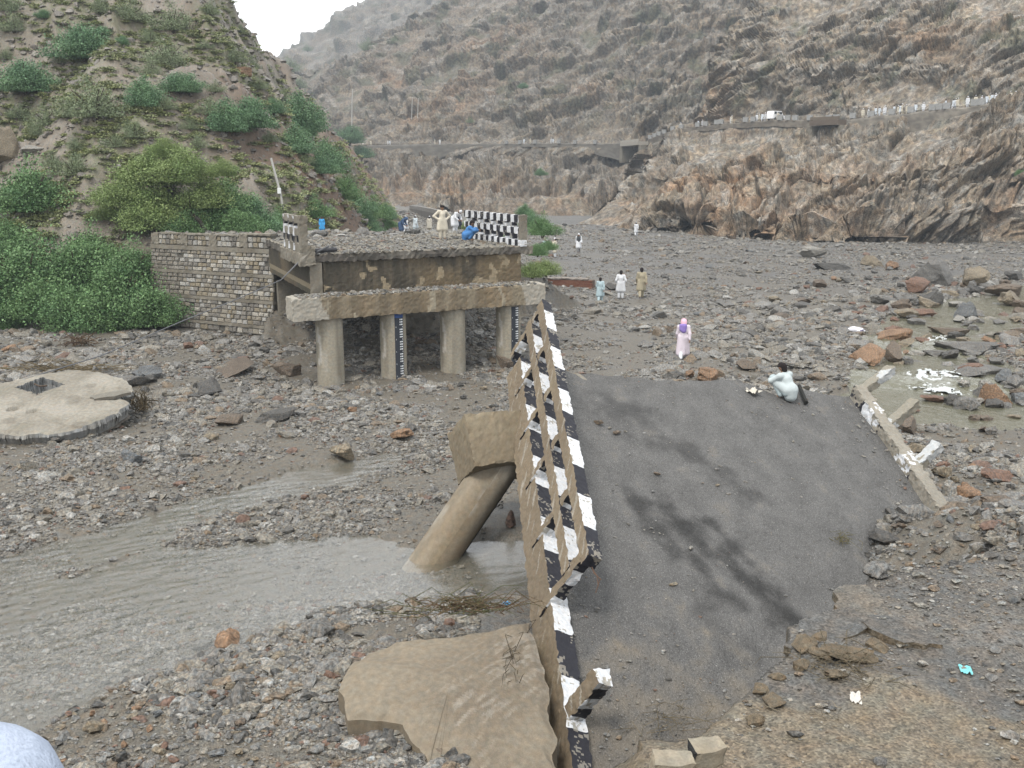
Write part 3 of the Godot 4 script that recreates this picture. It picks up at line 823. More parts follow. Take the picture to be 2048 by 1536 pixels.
func build_wall() -> void:
	var l := Vector3(-19.1, 0, -52.1); var r := Vector3(-11.6, 0, -48.05)
	var u := (r - l).normalized(); var n := Vector3(-u.z, 0, u.x)
	if n.z < 0.0: n = -n
	var wall := thing("masonry_wall", "battered stone masonry retaining wall with concrete bands and a block parapet", "retaining wall", l)
	var len := l.distance_to(r)
	var lean := func(y: float) -> Vector3: return n * (0.42 - y * 0.10)
	var core := Bag.new()
	var q := [Vector3(0, -0.8, 0), Vector3(0, 4.3, 0), u * len + Vector3(0, 4.3, 0), u * len + Vector3(0, -0.8, 0)]
	for k in 4: q[k] += lean.call(q[k].y)
	var bk := n * -0.9
	var mortar := Color(0.105, 0.095, 0.082)
	core.quad(q[0], q[1], q[2], q[3], mortar)
	core.quad(q[3] , q[2], q[2] + bk, q[3] + bk, mortar); core.quad(q[1], q[1] + bk, q[2] + bk, q[2], mortar); core.quad(q[0] + bk, q[1] + bk, q[1], q[0], mortar); core.quad(q[3] + bk, q[2] + bk, q[1] + bk, q[0] + bk, mortar)
	mi("mortar", bag_mesh(core), M.concrete, wall)
	for y in [[4.02, 4.24], [2.82, 2.98], [1.55, 1.70], [0.32, 0.46]]:
		part_box("band", wall, M.concrete, l, u, n, 0, len + 0.03, y[0], y[1], 0.3 - y[1] * 0.1, 0.52 - y[0] * 0.1, 0.2, paint_concrete, 0.012)
	var ms: Array[ArrayMesh] = []
	for k in 6: ms.append(wall_stone(300 + k))
	var mats := []
	for c in [Color(0.36, 0.32, 0.255), Color(0.28, 0.255, 0.22), Color(0.52, 0.48, 0.41), Color(0.33, 0.28, 0.20), Color(0.24, 0.22, 0.19), Color(0.46, 0.44, 0.40)]:
		mats.append(mat("wall_stone_%d" % mats.size(), c, 0.85, M.stone.albedo_texture, M.stone.normal_texture, 1.7, 0.8))
	var spots := []
	for seg in [[0.0, 0.32], [0.46, 1.55], [1.70, 2.82], [2.98, 4.02]]:
		var rows := maxi(1, int(round((seg[1] - seg[0]) / 0.225)))
		for j in rows:
			var h: float = (seg[1] - seg[0]) / rows; var y: float = seg[0] + h * (j + 0.5)
			var x := rng.randf_range(-0.2, 0.05)
			while x < len:
				var w := rng.randf_range(0.22, 0.48)
				var x1 := minf(x + w, len)
				if x1 > 0.05: spots.append([maxf(x, 0.0), x1, y, h])
				x += w
	spots.sort_custom(func(a, b): return a[0] > b[0])
	var rest := Bag.new()
	for i in spots.size():
		var s: Array = spots[i]
		var w: float = s[1] - s[0]
		var t := Transform3D(Basis(u * (w * 0.94), (Vector3.UP - n * 0.1) * (s[3] * 0.90), n * rng.randf_range(0.05, 0.10)), u * (s[0] + w / 2) + Vector3.UP * s[2] + lean.call(s[2]) - n * 0.004)
		var k := rng.randi() % 6; var mm := rng.randi() % 6
		if rng.randf() < 0.02: continue
		if i < 300:
			var o := mi("stone", ms[k], mats[mm], wall); o.transform = t
		else:
			var arr := ms[k].surface_get_arrays(0)
			for p in arr[Mesh.ARRAY_VERTEX]: rest.v.append(t * p); rest.c.append(Color(0.25, 0.22, 0.18).lerp(Color(0.36, 0.33, 0.28), fposmod(mm * 0.37, 1.0)))
	var ro := mi("stonework", bag_mesh(rest), M.stone, wall); ro.set_meta("kind", "stuff")
	# parapet: squared blocks of stonework between plastered piers
	var x := 0.1; var k := 0
	while x < len - 0.2:
		var w: float = [0.55, 1.5][k % 2]
		var top := 4.84 + (0.10 if x > len * 0.62 and x < len * 0.92 else 0.0)
		if k % 2 == 0: part_box("parapet_pier", wall, M.concrete, l, u, n, x, x + w, 4.24, top, -0.35, 0.10, 0.12, paint_concrete, 0.03)
		else:
			part_box("parapet_wall", wall, M.concrete, l, u, n, x, x + w, 4.24, top - 0.05, -0.33, 0.02, 0.3, flat(mortar), 0.01)
			for j in 2:
				var xx := x
				while xx < x + w - 0.1:
					var sw := rng.randf_range(0.2, 0.36)
					var o := mi("parapet_stone", ms[rng.randi() % 6], mats[rng.randi() % 6], wall)
					o.transform = Transform3D(Basis(u * sw * 0.92, Vector3.UP * 0.25, n * 0.07), u * (xx + sw / 2) + Vector3.UP * (4.39 + 0.27 * j) + n * 0.018)
					xx += sw
			part_box("coping", wall, M.concrete, l, u, n, x, x + w, top - 0.05, top + 0.03, -0.37, 0.12, 0.2, paint_concrete, 0.02)
		x += w + 0.006; k += 1

# ------------------------------------------------------------------ the fallen deck
func deck_texture() -> ImageTexture:
	var w := 1024; var h := 1400
	var n1 := FastNoiseLite.new(); n1.seed = 21; n1.frequency = 0.011; n1.fractal_octaves = 4
	var n2 := FastNoiseLite.new(); n2.seed = 22; n2.frequency = 0.35; n2.fractal_octaves = 2
	var a := n1.get_image(w, h).get_data(); var b := n2.get_image(w, h).get_data()
	var r := RandomNumberGenerator.new(); r.seed = 4
	var out := PackedByteArray(); out.resize(w * h * 3)
	# wet tar streaks: x, z of both ends, width, strength
	var st := [[1.9, 4.6, 3.3, 7.2, 0.30, 0.75], [2.5, 4.7, 4.5, 7.7, 0.34, 0.95], [2.2, 4.9, 3.0, 5.3, 0.45, 0.6], [3.5, 5.0, 4.1, 6.3, 0.22, 0.8], [3.6, 2.5, 4.7, 4.0, 0.35, 0.45], [2.1, 0.7, 2.8, 2.1, 0.45, 0.5], [4.2, 7.0, 4.9, 8.2, 0.2, 0.7], [1.6, 1.0, 2.2, 1.4, 0.3, 0.3], [2.6, 7.6, 3.2, 8.6, 0.3, 0.3]]
	for y in h:
		var z := -2.2 + 16.4 * y / h
		for x in w:
			var lx := 9.4 * x / w; var i := y * w + x
			var u := a[i] / 255.0 - 0.5; var g := b[i] / 255.0 - 0.5
			var wet := 0.0
			for s in st:
				if z < s[1] - 0.9 or z > s[3] + 0.9: continue
				var dx: float = s[2] - s[0]; var dz: float = s[3] - s[1]
				var t := clampf(((lx - s[0]) * dx + (z - s[1]) * dz) / (dx * dx + dz * dz), 0, 1)
				var q: float = Vector2(lx - s[0] - dx * t, z - s[1] - dz * t).length() / s[4] + u * 1.9 + g * 0.35
				wet = maxf(wet, s[5] * smoothstep(1.5, -0.25, q))
			var base := 0.338 + u * 0.065 + g * 0.15
			var speck := r.randf()
			if speck > 0.95: base += 0.15
			elif speck < 0.07: base -= 0.1
			var mud := clampf(smoothstep(8.0, 11.0, z + u * 4.0) * 0.45 + smoothstep(0.22, 0.42, u) * 0.15, 0, 0.8)
			base *= 1.0 - 0.45 * wet
			var cr := base * 0.985; var cg := base * 0.975; var cb := base * 0.96
			cr = lerpf(cr, 0.44 + g * 0.12, mud * (1.0 - wet)); cg = lerpf(cg, 0.395 + g * 0.12, mud * (1.0 - wet)); cb = lerpf(cb, 0.33 + g * 0.1, mud * (1.0 - wet))
			out[i * 3] = int(clampf(cr, 0, 1) * 255); out[i * 3 + 1] = int(clampf(cg, 0, 1) * 255); out[i * 3 + 2] = int(clampf(cb, 0, 1) * 255)
	return ImageTexture.create_from_image(Image.create_from_data(w, h, false, Image.FORMAT_RGB8, out))

const MUD := Color(0.235, 0.185, 0.125)

func paint_mud(p: Vector3, _n: Vector3) -> Color:
	var a := nm.get_noise_3dv(p * 1.1); var s := nf.get_noise_2d((p.y + p.z * 0.55) * 26.0, (p.z - p.y) * 3.0)
	var c := MUD.lerp(Color(0.185, 0.145, 0.10), clampf(0.4 + a * 0.9, 0, 1))
	return c.lerp(Color(0.40, 0.37, 0.32), smoothstep(0.52, 0.7, s) * 0.6)

func railing_paint(phase: float) -> Callable:
	var ck := checks(phase, 1.72, 0.06)
	return func(p: Vector3, n: Vector3) -> Color:
		if n.x < -0.5 or n.y < -0.5: return paint_mud(p, n)
		return ck.call(p, n)

func build_fallen_deck() -> void:
	var d := thing("fallen_deck", "collapsed bridge span of dark asphalt with a muddy black and white railing", "bridge", SA)
	d.basis = Basis(SX, SN, SZ)
	var w := 120; var h := 190
	var v := PackedVector3Array(); var uv := PackedVector2Array()
	for j in h:
		for i in w:
			var x := lerpf(0.16, 9.0, float(i) / (w - 1))
			var far := -0.15 - x * 0.15 + nm.get_noise_2d(x * 1.2, 3.0) * 0.25 + (0.35 * smoothstep(0.6, 0.0, absf(x - 6.6)))
			var z := lerpf(far, 13.8, float(j) / (h - 1))
			var y := nb.get_noise_2d(x * 3.0, z * 3.0) * 0.06 + nm.get_noise_2d(x * 1.4, z * 1.4) * 0.012 - 0.10 * smoothstep(2.5, 0.0, z - far) * smoothstep(0.1, -0.3, nm.get_noise_2d(x * 0.8, 9.0))
			v.append(Vector3(x, y, z)); uv.append(Vector2(x / 9.4, (z + 2.2) / 16.4))
	var tm := StandardMaterial3D.new(); tm.resource_name = "asphalt"
	tm.albedo_texture = deck_texture(); tm.roughness = 0.82; tm.metallic_specular = 0.35; tm.cull_mode = BaseMaterial3D.CULL_DISABLED
	tm.normal_enabled = true; tm.normal_texture = M.gravel.normal_texture; tm.uv1_scale = Vector3.ONE; tm.normal_scale = 0.5
	mi("asphalt", mesh_of(v, sheet_index(w, h, true), PackedColorArray(), uv), tm, d)
	var body := Bag.new()
	add_box(body, Transform3D(Basis(), Vector3(4.6, -0.28, 6.4)), Vector3(8.9, 0.34, 13.4), 0.4, paint_concrete, 0.03)
	mi("slab", bag_mesh(body), M.concrete, d)
	for x in [1.4, 4.5, 7.6]:
		var g := Bag.new(); add_box(g, Transform3D(Basis(), Vector3(x, -0.75, 2.2)), Vector3(0.45, 0.62, 4.6), 0.4, paint_concrete, 0.02)
		mi("girder", bag_mesh(g), M.concrete, d)
	# kerb and fascia, muddy on the outside
	var k := Bag.new()
	var kp := func(p: Vector3, n: Vector3) -> Color:
		if n.x < -0.5 or n.y < -0.5: return paint_mud(p + Vector3(0, 0, 7), n)
		if p.y < -0.1 and n.y < 0.5: return paint_mud(p, n)
		var flake := 0.10 + 0.22 * clampf((p.z + 2.0) / 9.0, 0, 1)
		return checks(7.4 - 0.1, 1.9, flake).call(p, n)
	add_box(k, Transform3D(Basis(), Vector3(0, -0.14, 7.4)), Vector3(0.34, 0.66, 15.0), 0.024, kp, 0.012)
	var kerb := mi("kerb", bag_mesh(k), M.paint, d)
	kerb.position = Vector3(-0.02, 0, 0); kerb.rotation.z = -RAIL_LEAN
	var tb := Bag.new(); var tl := 9.0
	add_box(tb, Transform3D(Basis(), Vector3(0.005, 1.19, tl / 2 - 0.80)), Vector3(0.25, 0.25, tl), 0.026, railing_paint(tl / 2 - 0.55), 0.010)
	var rail := mi("railing", bag_mesh(tb), M.paint, d)
	rail.position = Vector3(-0.08, 0.16, 0); rail.rotation.z = -RAIL_LEAN
	for n in 6:
		var b := Bag.new(); var hh := 1.30 if n < 5 else 1.15
		var mid := Vector3(0, hh / 2 - 0.16, 1.72 * n - 0.65)
		var pp := func(p: Vector3, nn: Vector3) -> Color:
			if nn.x < -0.5: return paint_mud(p + mid, nn)
			return checks(0.1, 0.62, 0.12, 1).call(p + mid, nn)
		add_box(b, Transform3D(Basis(), mid), Vector3(0.19, hh + 0.3, 0.22), 0.045, pp, 0.012)
		mi("post", bag_mesh(b), M.paint, rail)
	var lb := Bag.new()
	add_box(lb, Transform3D(Basis(), Vector3(0.005, 0.63, 3.55)), Vector3(0.24, 0.25, 8.7), 0.026, railing_paint(4.25 - 0.7), 0.010)
	mi("rail", bag_mesh(lb), M.paint, rail)
	var sb := Bag.new()
	add_box(sb, Transform3D(Basis(), Vector3(0, 0.45, 0)), Vector3(0.25, 1.05, 0.26), 0.03, func(p: Vector3, nn: Vector3) -> Color:
		if nn.x < -0.5: return paint_mud(p, nn)
		return checks(0.06, 0.46, 0.1, 1).call(p, nn), 0.015)
	var st := mi("post", bag_mesh(sb), M.paint, d); st.set_meta("label", "lone broken railing post standing on the kerb")
	st.position = Vector3(-0.02, 0.12, 10.25); st.rotation = Vector3(0.12, 0.2, -0.22)
	for n in 3:
		var rb := Bag.new(); var p0 := Vector3(0.06, 1.1, 8.15 + n * 0.05)
		add_tube(rb, [p0, p0 + Vector3(0.05 * n, 0.02, 0.2), p0 + Vector3(0.1, 0.05 - 0.1 * n, 0.34)], [0.008, 0.008, 0.008], 5, Color(0.10, 0.06, 0.04))
		mi("rebar", bag_mesh(rb), M.plain, rail)
	# the other kerb, knocked about
	var k2 := Bag.new()
	var worn := func(p: Vector3, n: Vector3) -> Color:
		var c: Color = checks(0.3, 1.9, 0.0).call(p, n)
		var m := nm.get_noise_3dv(p * 1.7) + 0.5 * nf.get_noise_3dv(p * 25.0)
		return c if m > 0.12 and n.x < 0.5 and n.y < 0.9 or m > 0.38 else Color(0.27, 0.245, 0.20).lerp(Color(0.34, 0.31, 0.26), clampf(0.5 + m, 0, 1))
	add_box(k2, Transform3D(Basis(), Vector3(9.12, 0.02, 1.55)), Vector3(0.36, 0.5, 6.0), 0.05, worn, 0.025)
	mi("kerb", bag_mesh(k2), M.paint, d)
	for n in 3:
		var b := Bag.new(); var len: float = [1.05, 1.0, 0.8][n]
		add_box(b, Transform3D(Basis(), Vector3(0, len / 2, 0)), Vector3(0.22, len, 0.26), 0.04, func(p: Vector3, nn: Vector3) -> Color:
			var m := nm.get_noise_3dv(p * 3.0 + Vector3(n * 5.0, 0, 0))
			if p.y > len * 0.28 and m > -0.25 and nn.x > 0.5: return Color(0.03, 0.03, 0.035)
			if m > 0.05 and nn.x < 0.5: return Color(0.52, 0.53, 0.53)
			return Color(0.29, 0.265, 0.215), 0.014)
		var o := mi("post", bag_mesh(b), M.paint, d)
		o.position = Vector3(9.25, 0.1, [-1.5, 0.2, 1.9][n]); o.rotation = Vector3(-0.25, 0.3, -0.95 + 0.08 * n)
		o.set_meta("label", ["broken painted railing post bent over the pool", "broken painted post with rebar, leaning over the river gravel", "short broken painted post leaning on the stones"][n])
	# the pier that went with it
	var water_at := Vector3(-1.58, -0.085, -19.35); var head := at(952, 897, 21.2) + Vector3(0.46, -0.40, 0.06)
	var base := water_at - (head - water_at) * (0.6 / (head.y - water_at.y))
	var tp := thing("toppled_pier", "toppled concrete pier, one leaning column and the end of its cap beam", "bridge pier", base)
	var up := (head - base).normalized()
	var cm := column_mesh(0.45, -1.0, (head - base).length() + 0.3, MUD, Color(0.29, 0.25, 0.19))
	var col := mi("column", cm, M.concrete, tp)
	var side := up.cross(Vector3(0, 0, 1)).normalized()
	col.basis = Basis(side, up, side.cross(up))
	mi("gauge_strip", gauge_strip(0.45, 0.0, (head - base).length(), 1.15, 1.75, false), M.plain, col)
	var cb := Bag.new()
	add_box(cb, Transform3D(Basis(), Vector3(0.75, 0, 0)), Vector3(2.2, 1.18, 1.2), 0.07, func(p: Vector3, _n: Vector3) -> Color:
		var a := nm.get_noise_3dv(p * 1.6)
		var c := Color(0.27, 0.225, 0.155).lerp(Color(0.215, 0.175, 0.12), clampf(0.5 + a * 1.5, 0, 1))
		return c.lerp(Color(0.36, 0.32, 0.24), smoothstep(0.3, 0.6, nb.get_noise_3dv(p * 12.0)) * 0.5), 0.015)
	var cap := mi("cap_beam", bag_mesh(cb), M.concrete, tp)
	cap.position = at(952, 897, 21.2) - base
	cap.basis = Basis.from_euler(Vector3(0, 0.42, -0.03)) * Basis.from_euler(Vector3(-0.62, 0, 0))
	# mud-covered slab of the wing wall
	var m0 := Vector3(-1.9, 0.55, -13.6)
	var mb := Bag.new()
	var outline := [Vector3(-2.5, 0.62, -12.6), Vector3(-2.42, 0.68, -13.2), Vector3(-2.22, 0.58, -13.8), Vector3(-1.75, 0.66, -14.1), Vector3(-0.95, 0.67, -14.2), Vector3(0.25, 0.72, -14.5), Vector3(0.55, 0.42, -12.7), Vector3(0.5, 0.05, -10.6), Vector3(-0.95, 0.05, -10.6), Vector3(-1.15, 0.36, -11.4), Vector3(-1.5, 0.46, -11.95), Vector3(-2.2, 0.5, -12.05)]
	var cen := Vector3(-0.85, 0.66, -12.9)
	var rings := 60
	var mc := func(p: Vector3) -> Color:
		var a := nm.get_noise_3dv(p * 0.9); var b := nf.get_noise_2d((p.x + p.z * 0.7) * 34.0, (p.x * 0.7 - p.z) * 6.0)
		var c := Color(0.250, 0.210, 0.155).lerp(Color(0.175, 0.143, 0.105), clampf(0.45 + a * 1.5, 0, 1))
		return c.lerp(Color(0.40, 0.36, 0.30), smoothstep(0.2, 1.0, b * 0.7 + a * 1.3 + 0.25 * nf.get_noise_3dv(p * 60.0)) * 0.4)
	var edge := []
	for i in outline.size():
		for s in 22:
			var p: Vector3 = outline[i].lerp(outline[(i + 1) % outline.size()], s / 22.0)
			edge.append(p + Vector3(nm.get_noise_3dv(p * 3.0), 0, nm.get_noise_3dv(p * 3.0 + Vector3(9, 0, 0))) * 0.16)
	var pt := func(i: int, t: float) -> Vector3:
		var p: Vector3 = cen.lerp(edge[i % edge.size()], t)
		return p + Vector3(0, nm.get_noise_3dv(p * 1.2) * 0.06 + nf.get_noise_3dv(p * 12.0) * 0.012 - 0.05 * smoothstep(0.9, 1.0, t), 0) - m0
	for i in edge.size():
		for j in rings:
			var t0 := float(j) / rings; var t1 := float(j + 1) / rings
			var a: Vector3 = pt.call(i, t0); var b: Vector3 = pt.call(i, t1); var c: Vector3 = pt.call(i + 1, t1); var e: Vector3 = pt.call(i + 1, t0)
			b_quad(mb, a, b, c, e, mc.call((a + c) / 2 + m0))
		var o0: Vector3 = pt.call(i, 1.0); var o1: Vector3 = pt.call(i + 1, 1.0)
		mb.quad(o1, o0, o0 + Vector3(0, -0.7, 0), o1 + Vector3(0, -0.7, 0), Color(0.2, 0.165, 0.12))
	var ws := mi("wing_wall_slab", bag_mesh(mb), M.concrete)
	ws.position = m0
	tag(ws, "mud-smeared slab of fallen wing wall lying against the collapsed deck", "concrete slab")

func b_quad(b: Bag, p: Vector3, q: Vector3, r: Vector3, s: Vector3, k: Color) -> void:
	# drops the sliver where two corners meet
	if p.distance_squared_to(s) > 1e-9: b.tri(p, q, s, k); b.tri(s, q, r, k)
	else: b.tri(p, q, r, k)

# ------------------------------------------------------------------ the round lid of a tank, carried here by the flood
func build_disc() -> void:
	var c := on_ground(150, 838)
	var st := 0.045; var n := 116; var half := n * st / 2.0; var thick := 0.46
	var rim := func(x: float, z: float) -> float:
		var a := atan2(z, x)
		var r := 2.42 + nm.get_noise_2d(cos(a) * 3.0, sin(a) * 3.0) * 0.16 + nf.get_noise_2d(cos(a) * 40.0, sin(a) * 40.0) * 0.03
		return r - 0.42 * smoothstep(0.20, 0.0, absf(angle_difference(a, -0.22)))
	var kept := PackedByteArray(); kept.resize(n * n)
	for j in n:
		for i in n:
			var x := (i + 0.5) * st - half; var z := (j + 0.5) * st - half
			var u := x + 0.78; var w := z + 1.0
			var hx := u * 0.86 + w * 0.5; var hz := -u * 0.5 + w * 0.86
			kept[j * n + i] = 1 if Vector2(x, z).length() < rim.call(x, z) and not (absf(hx) < 0.56 + 0.03 * nf.get_noise_1d(w * 30.0) and absf(hz) < 0.5 + 0.03 * nf.get_noise_1d(u * 30.0)) else 0
	var pos := func(i: int, j: int) -> Vector3:
		var x := i * st - half; var z := j * st - half
		var l := Vector2(x, z).length(); var r: float = rim.call(x, z)
		if absf(l - r) < st * 1.1: x *= r / l; z *= r / l
		var y := nb.get_noise_2d(x * 3.0, z * 3.0) * 0.05 + nm.get_noise_2d(x * 2.4, z * 2.4) * 0.03 + nf.get_noise_2d(x * 40.0, z * 40.0) * 0.006
		for q in [Vector2(-0.85, 0.72), Vector2(-0.2, 0.85)]: y -= 0.12 * smoothstep(0.20, 0.10, Vector2(x, z).distance_to(q) + 0.03 * nf.get_noise_2d(x * 30.0, z * 30.0))
		y -= 0.05 * smoothstep(0.1, 0.16, nm.get_noise_2d(x * 0.9 + 4.0, z * 1.6)) * smoothstep(0.6, 1.2, x)
		y -= 0.08 * smoothstep(r - 0.22, r, l) * (0.5 + nm.get_noise_2d(x * 3.0, z * 3.0))
		return Vector3(x, y, z)
	var tint := func(p: Vector3) -> Color:
		var a := nm.get_noise_2d(p.x * 1.3, p.z * 1.3); var f := nf.get_noise_2d(p.x * 24.0, p.z * 24.0)
		var k := Color(0.33, 0.305, 0.255).lerp(Color(0.235, 0.212, 0.172), clampf(0.45 + a * 1.5 + f * 0.25, 0, 1))
		return k.lerp(Color(0.17, 0.15, 0.12), smoothstep(0.25, 0.45, nb.get_noise_2d(p.x * 9.0 + 5.0, p.z * 9.0)) * 0.6)
	var b := Bag.new()
	for j in n:
		for i in n:
			if kept[j * n + i] == 0: continue
			var p: Vector3 = pos.call(i, j); var q: Vector3 = pos.call(i + 1, j); var r: Vector3 = pos.call(i + 1, j + 1); var s: Vector3 = pos.call(i, j + 1)
			b.quad(p, q, r, s, tint.call((p + r) / 2))
			var dn := Vector3(0, -thick, 0)
			var side := Color(0.275, 0.265, 0.24).lerp(Color(0.36, 0.365, 0.36), clampf(0.5 + nm.get_noise_3dv((p) * 1.5) * 1.6, 0, 1))
			for e in [[0, -1, p, q], [1, 0, q, r], [0, 1, r, s], [-1, 0, s, p]]:
				var ii: int = i + e[0]; var jj: int = j + e[1]
				if ii < 0 or jj < 0 or ii >= n or jj >= n or kept[jj * n + ii] == 0:
					var e0: Vector3 = e[2]; var e1: Vector3 = e[3]
					var chip := 0.05 * absf(nf.get_noise_3dv(e0 * 20.0))
					var o0 := Vector3(e0.x, -0.16, e0.z) * Vector3(1.0 + chip, 1, 1.0 + chip); var o1 := Vector3(e1.x, -0.16, e1.z) * Vector3(1.0 + chip, 1, 1.0 + chip)
					b.quad(e1, e0, o0, o1, side); b.quad(o1, o0, e0 * Vector3(0.97, 0, 0.97) + dn, e1 * Vector3(0.97, 0, 0.97) + dn, side * 0.9)
			b.quad(s + dn, r + dn, q + dn, p + dn, Color(0.16, 0.14, 0.115))
	var root := mi("concrete_lid", bag_mesh(b), M.concrete)
	root.position = c + Vector3(-0.3, 0.84, 0.85); root.rotation = Vector3(0.19, 0.0, -0.035)
	tag(root, "round concrete tank lid with a square hatch stranded on the gravel", "concrete lid")
	var pl := PackedVector2Array()
	for i in 14:
		var a := TAU * i / 14; pl.append(Vector2(cos(a) * 0.62, sin(a) * 0.24) * (1.0 + 0.5 * nm.get_noise_2d(cos(a) * 5.0, sin(a) * 5.0)))
	var sb := Bag.new(); add_plate(sb, pl, 0.09, Transform3D(), Color(0.20, 0.185, 0.155), Color(0.16, 0.145, 0.12))
	var sl := mi("broken_screed", bag_mesh(sb), M.concrete, root); sl.position = Vector3(1.75, 0.10, -0.35); sl.rotation = Vector3(-0.04, 0.2, 0.12)
	var bar := Bag.new()
	add_tube(bar, [Vector3(-1.0, 0.03, -1.1), Vector3(-0.78, 0.02, -0.95), Vector3(-0.55, 0.03, -1.0)], [0.03, 0.03, 0.03], 6, Color(0.12, 0.085, 0.06))
	mi("hatch_bar", bag_mesh(bar), M.wood, root)

# ------------------------------------------------------------------ water
func build_water() -> void:
	var n1 := noise_img(0.05, 3, 31); var n2 := noise_img(0.12, 2, 32)
	var nt := bump_tex([[n1, 0.6], [n2, 0.35]], 3.0)
	var m := mat("water", Color(0.20, 0.195, 0.15), 0.10, null, nt, 1.0, 0.4, false)
	m.uv1_scale = Vector3(0.9, 1, 1.6)
	m.transparency = BaseMaterial3D.TRANSPARENCY_ALPHA; m.albedo_color.a = 0.16; m.metallic_specular = 0.5
	var w := 230; var h := 230
	var v := PackedVector3Array()
	for j in h:
		for i in w:
			var x := lerpf(-16.0, 4.6, float(i) / (w - 1)); var z := lerpf(-28.0, -10.0, float(j) / (h - 1))
			var y := -0.085 + 0.007 * nf.get_noise_2d((x * 0.5 + z * 0.9) * 22.0, (x * 0.9 - z * 0.5) * 7.0) + 0.008 * nm.get_noise_2d(x * 3.0, z * 3.0)
			v.append(Vector3(x, y, z))
	var idx := PackedInt32Array(); var full := sheet_index(w, h, true)
	for t in range(0, full.size(), 3):
		var p := v[full[t]]
		if p.z > -16.6 and p.x > -0.1: continue
		idx.append(full[t]); idx.append(full[t + 1]); idx.append(full[t + 2])
	var o := mi("water", mesh_of(v, idx), m)
	o.set_meta("kind", "structure")
	# the river: a ribbon that steps down over two falls
	var mr := mat("river_water", Color(0.17, 0.165, 0.115), 0.09, null, nt, 0.8, 0.7, false)
	mr.transparency = BaseMaterial3D.TRANSPARENCY_ALPHA; mr.albedo_color.a = 0.62; mr.metallic_specular = 0.5
	v = PackedVector3Array()
	w = 60; h = 420
	for j in h:
		var t := 8.0 * j / (h - 1)
		var k := mini(int(t), RIVER.size() / 2 - 2); var f := t - k
		var a := Vector2(RIVER[k * 2], RIVER[k * 2 + 1]); var b := Vector2(RIVER[k * 2 + 2], RIVER[k * 2 + 3])
		var p := a.lerp(b, f); var dir := (b - a).normalized()
		var k0 := maxi(k - 1, 0); var d0 := (a - Vector2(RIVER[k0 * 2], RIVER[k0 * 2 + 1])); var k1 := mini(k + 2, RIVER.size() / 2 - 1)
		var d1 := (Vector2(RIVER[k1 * 2], RIVER[k1 * 2 + 1]) - b)
		if d0.length() < 0.01: d0 = dir
		if d1.length() < 0.01: d1 = dir
		dir = ((d0.normalized() + dir) * (1.0 - f) + (d1.normalized() + dir) * f).normalized()
		var s := Vector2(-dir.y, dir.x); var ww := lut(RIVER_W, t) + 1.3
		for i in w:
			var q := p + s * lerpf(-ww, ww, float(i) / (w - 1))
			var y := lut(RIVER_Y, t)
			var rough := smoothstep(2.6, 2.8, t) * smoothstep(3.25, 3.05, t) + smoothstep(3.65, 3.8, t) * smoothstep(4.2, 4.05, t) + 0.18 * smoothstep(4.0, 4.5, t)
			y += nf.get_noise_2d(q.x * 18.0, q.y * 18.0) * (0.014 + 0.07 * rough) + nm.get_noise_2d(q.x * 2.0, q.y * 2.0) * (0.01 + 0.05 * rough)
			v.append(Vector3(q.x, y, q.y))
	o = mi("river", mesh_of(v, sheet_index(w, h, false)), mr)
	o.set_meta("kind", "structure")
	# white water: a torn sheet of froth over each fall
	var fb := Bag.new()
	for fall in [[15.7, -35.4, 17.3, -39.2, 1.5, -0.24, 0.04, 0.95], [18.6, -42.6, 20.1, -46.0, 0.9, 0.03, 0.30, 0.7]]:
		var a := Vector2(fall[0], fall[1]); var dir := Vector2(fall[2], fall[3]) - a; var len := dir.length(); dir /= len
		var side := Vector2(-dir.y, dir.x); var st := 0.06
		var nu := int(len / st); var nv := int(2.0 * fall[4] / st)
		var hh := PackedVector3Array(); var on := PackedByteArray()
		for j in nv + 1:
			for i in nu + 1:
				var f := float(i) / nu; var s: float = -fall[4] + j * st
				var q: Vector2 = a + dir * (f * len) + side * s
				var y: float = lerpf(fall[5], fall[6], smoothstep(0.25, 0.75, f)) + 0.03 + 0.05 * absf(nf.get_noise_2d(q.x * 22.0, q.y * 22.0)) + 0.05 * nm.get_noise_2d(q.x * 4.0, q.y * 4.0)
				hh.append(Vector3(q.x, y, q.y))
				var edge: float = minf(minf(f, 1.0 - f) * 4.0, 1.0) * smoothstep(fall[4], fall[4] * 0.3, absf(s))
				var n: float = 0.6 * nm.get_noise_2d((q.x * side.x + q.y * side.y) * 3.0, (q.x * dir.x + q.y * dir.y) * 0.9) + 0.5 * nf.get_noise_2d(q.x * 16.0, q.y * 16.0) + 0.25
				on.append(1 if n * fall[7] > 0.58 - 0.50 * edge * fall[7] and edge > 0.05 else 0)
		for j in nv:
			for i in nu:
				var k := j * (nu + 1) + i
				if on[k] + on[k + 1] + on[k + nu + 1] + on[k + nu + 2] < 3: continue
				fb.quad(hh[k], hh[k + nu + 1], hh[k + nu + 2], hh[k + 1], Color(0.42, 0.44, 0.44))
	var fo := mi("white_water", smooth_mesh(fb), M.foam)
	tag(fo, "white foam where the river drops between boulders into the pool", "foam", "", "stuff")

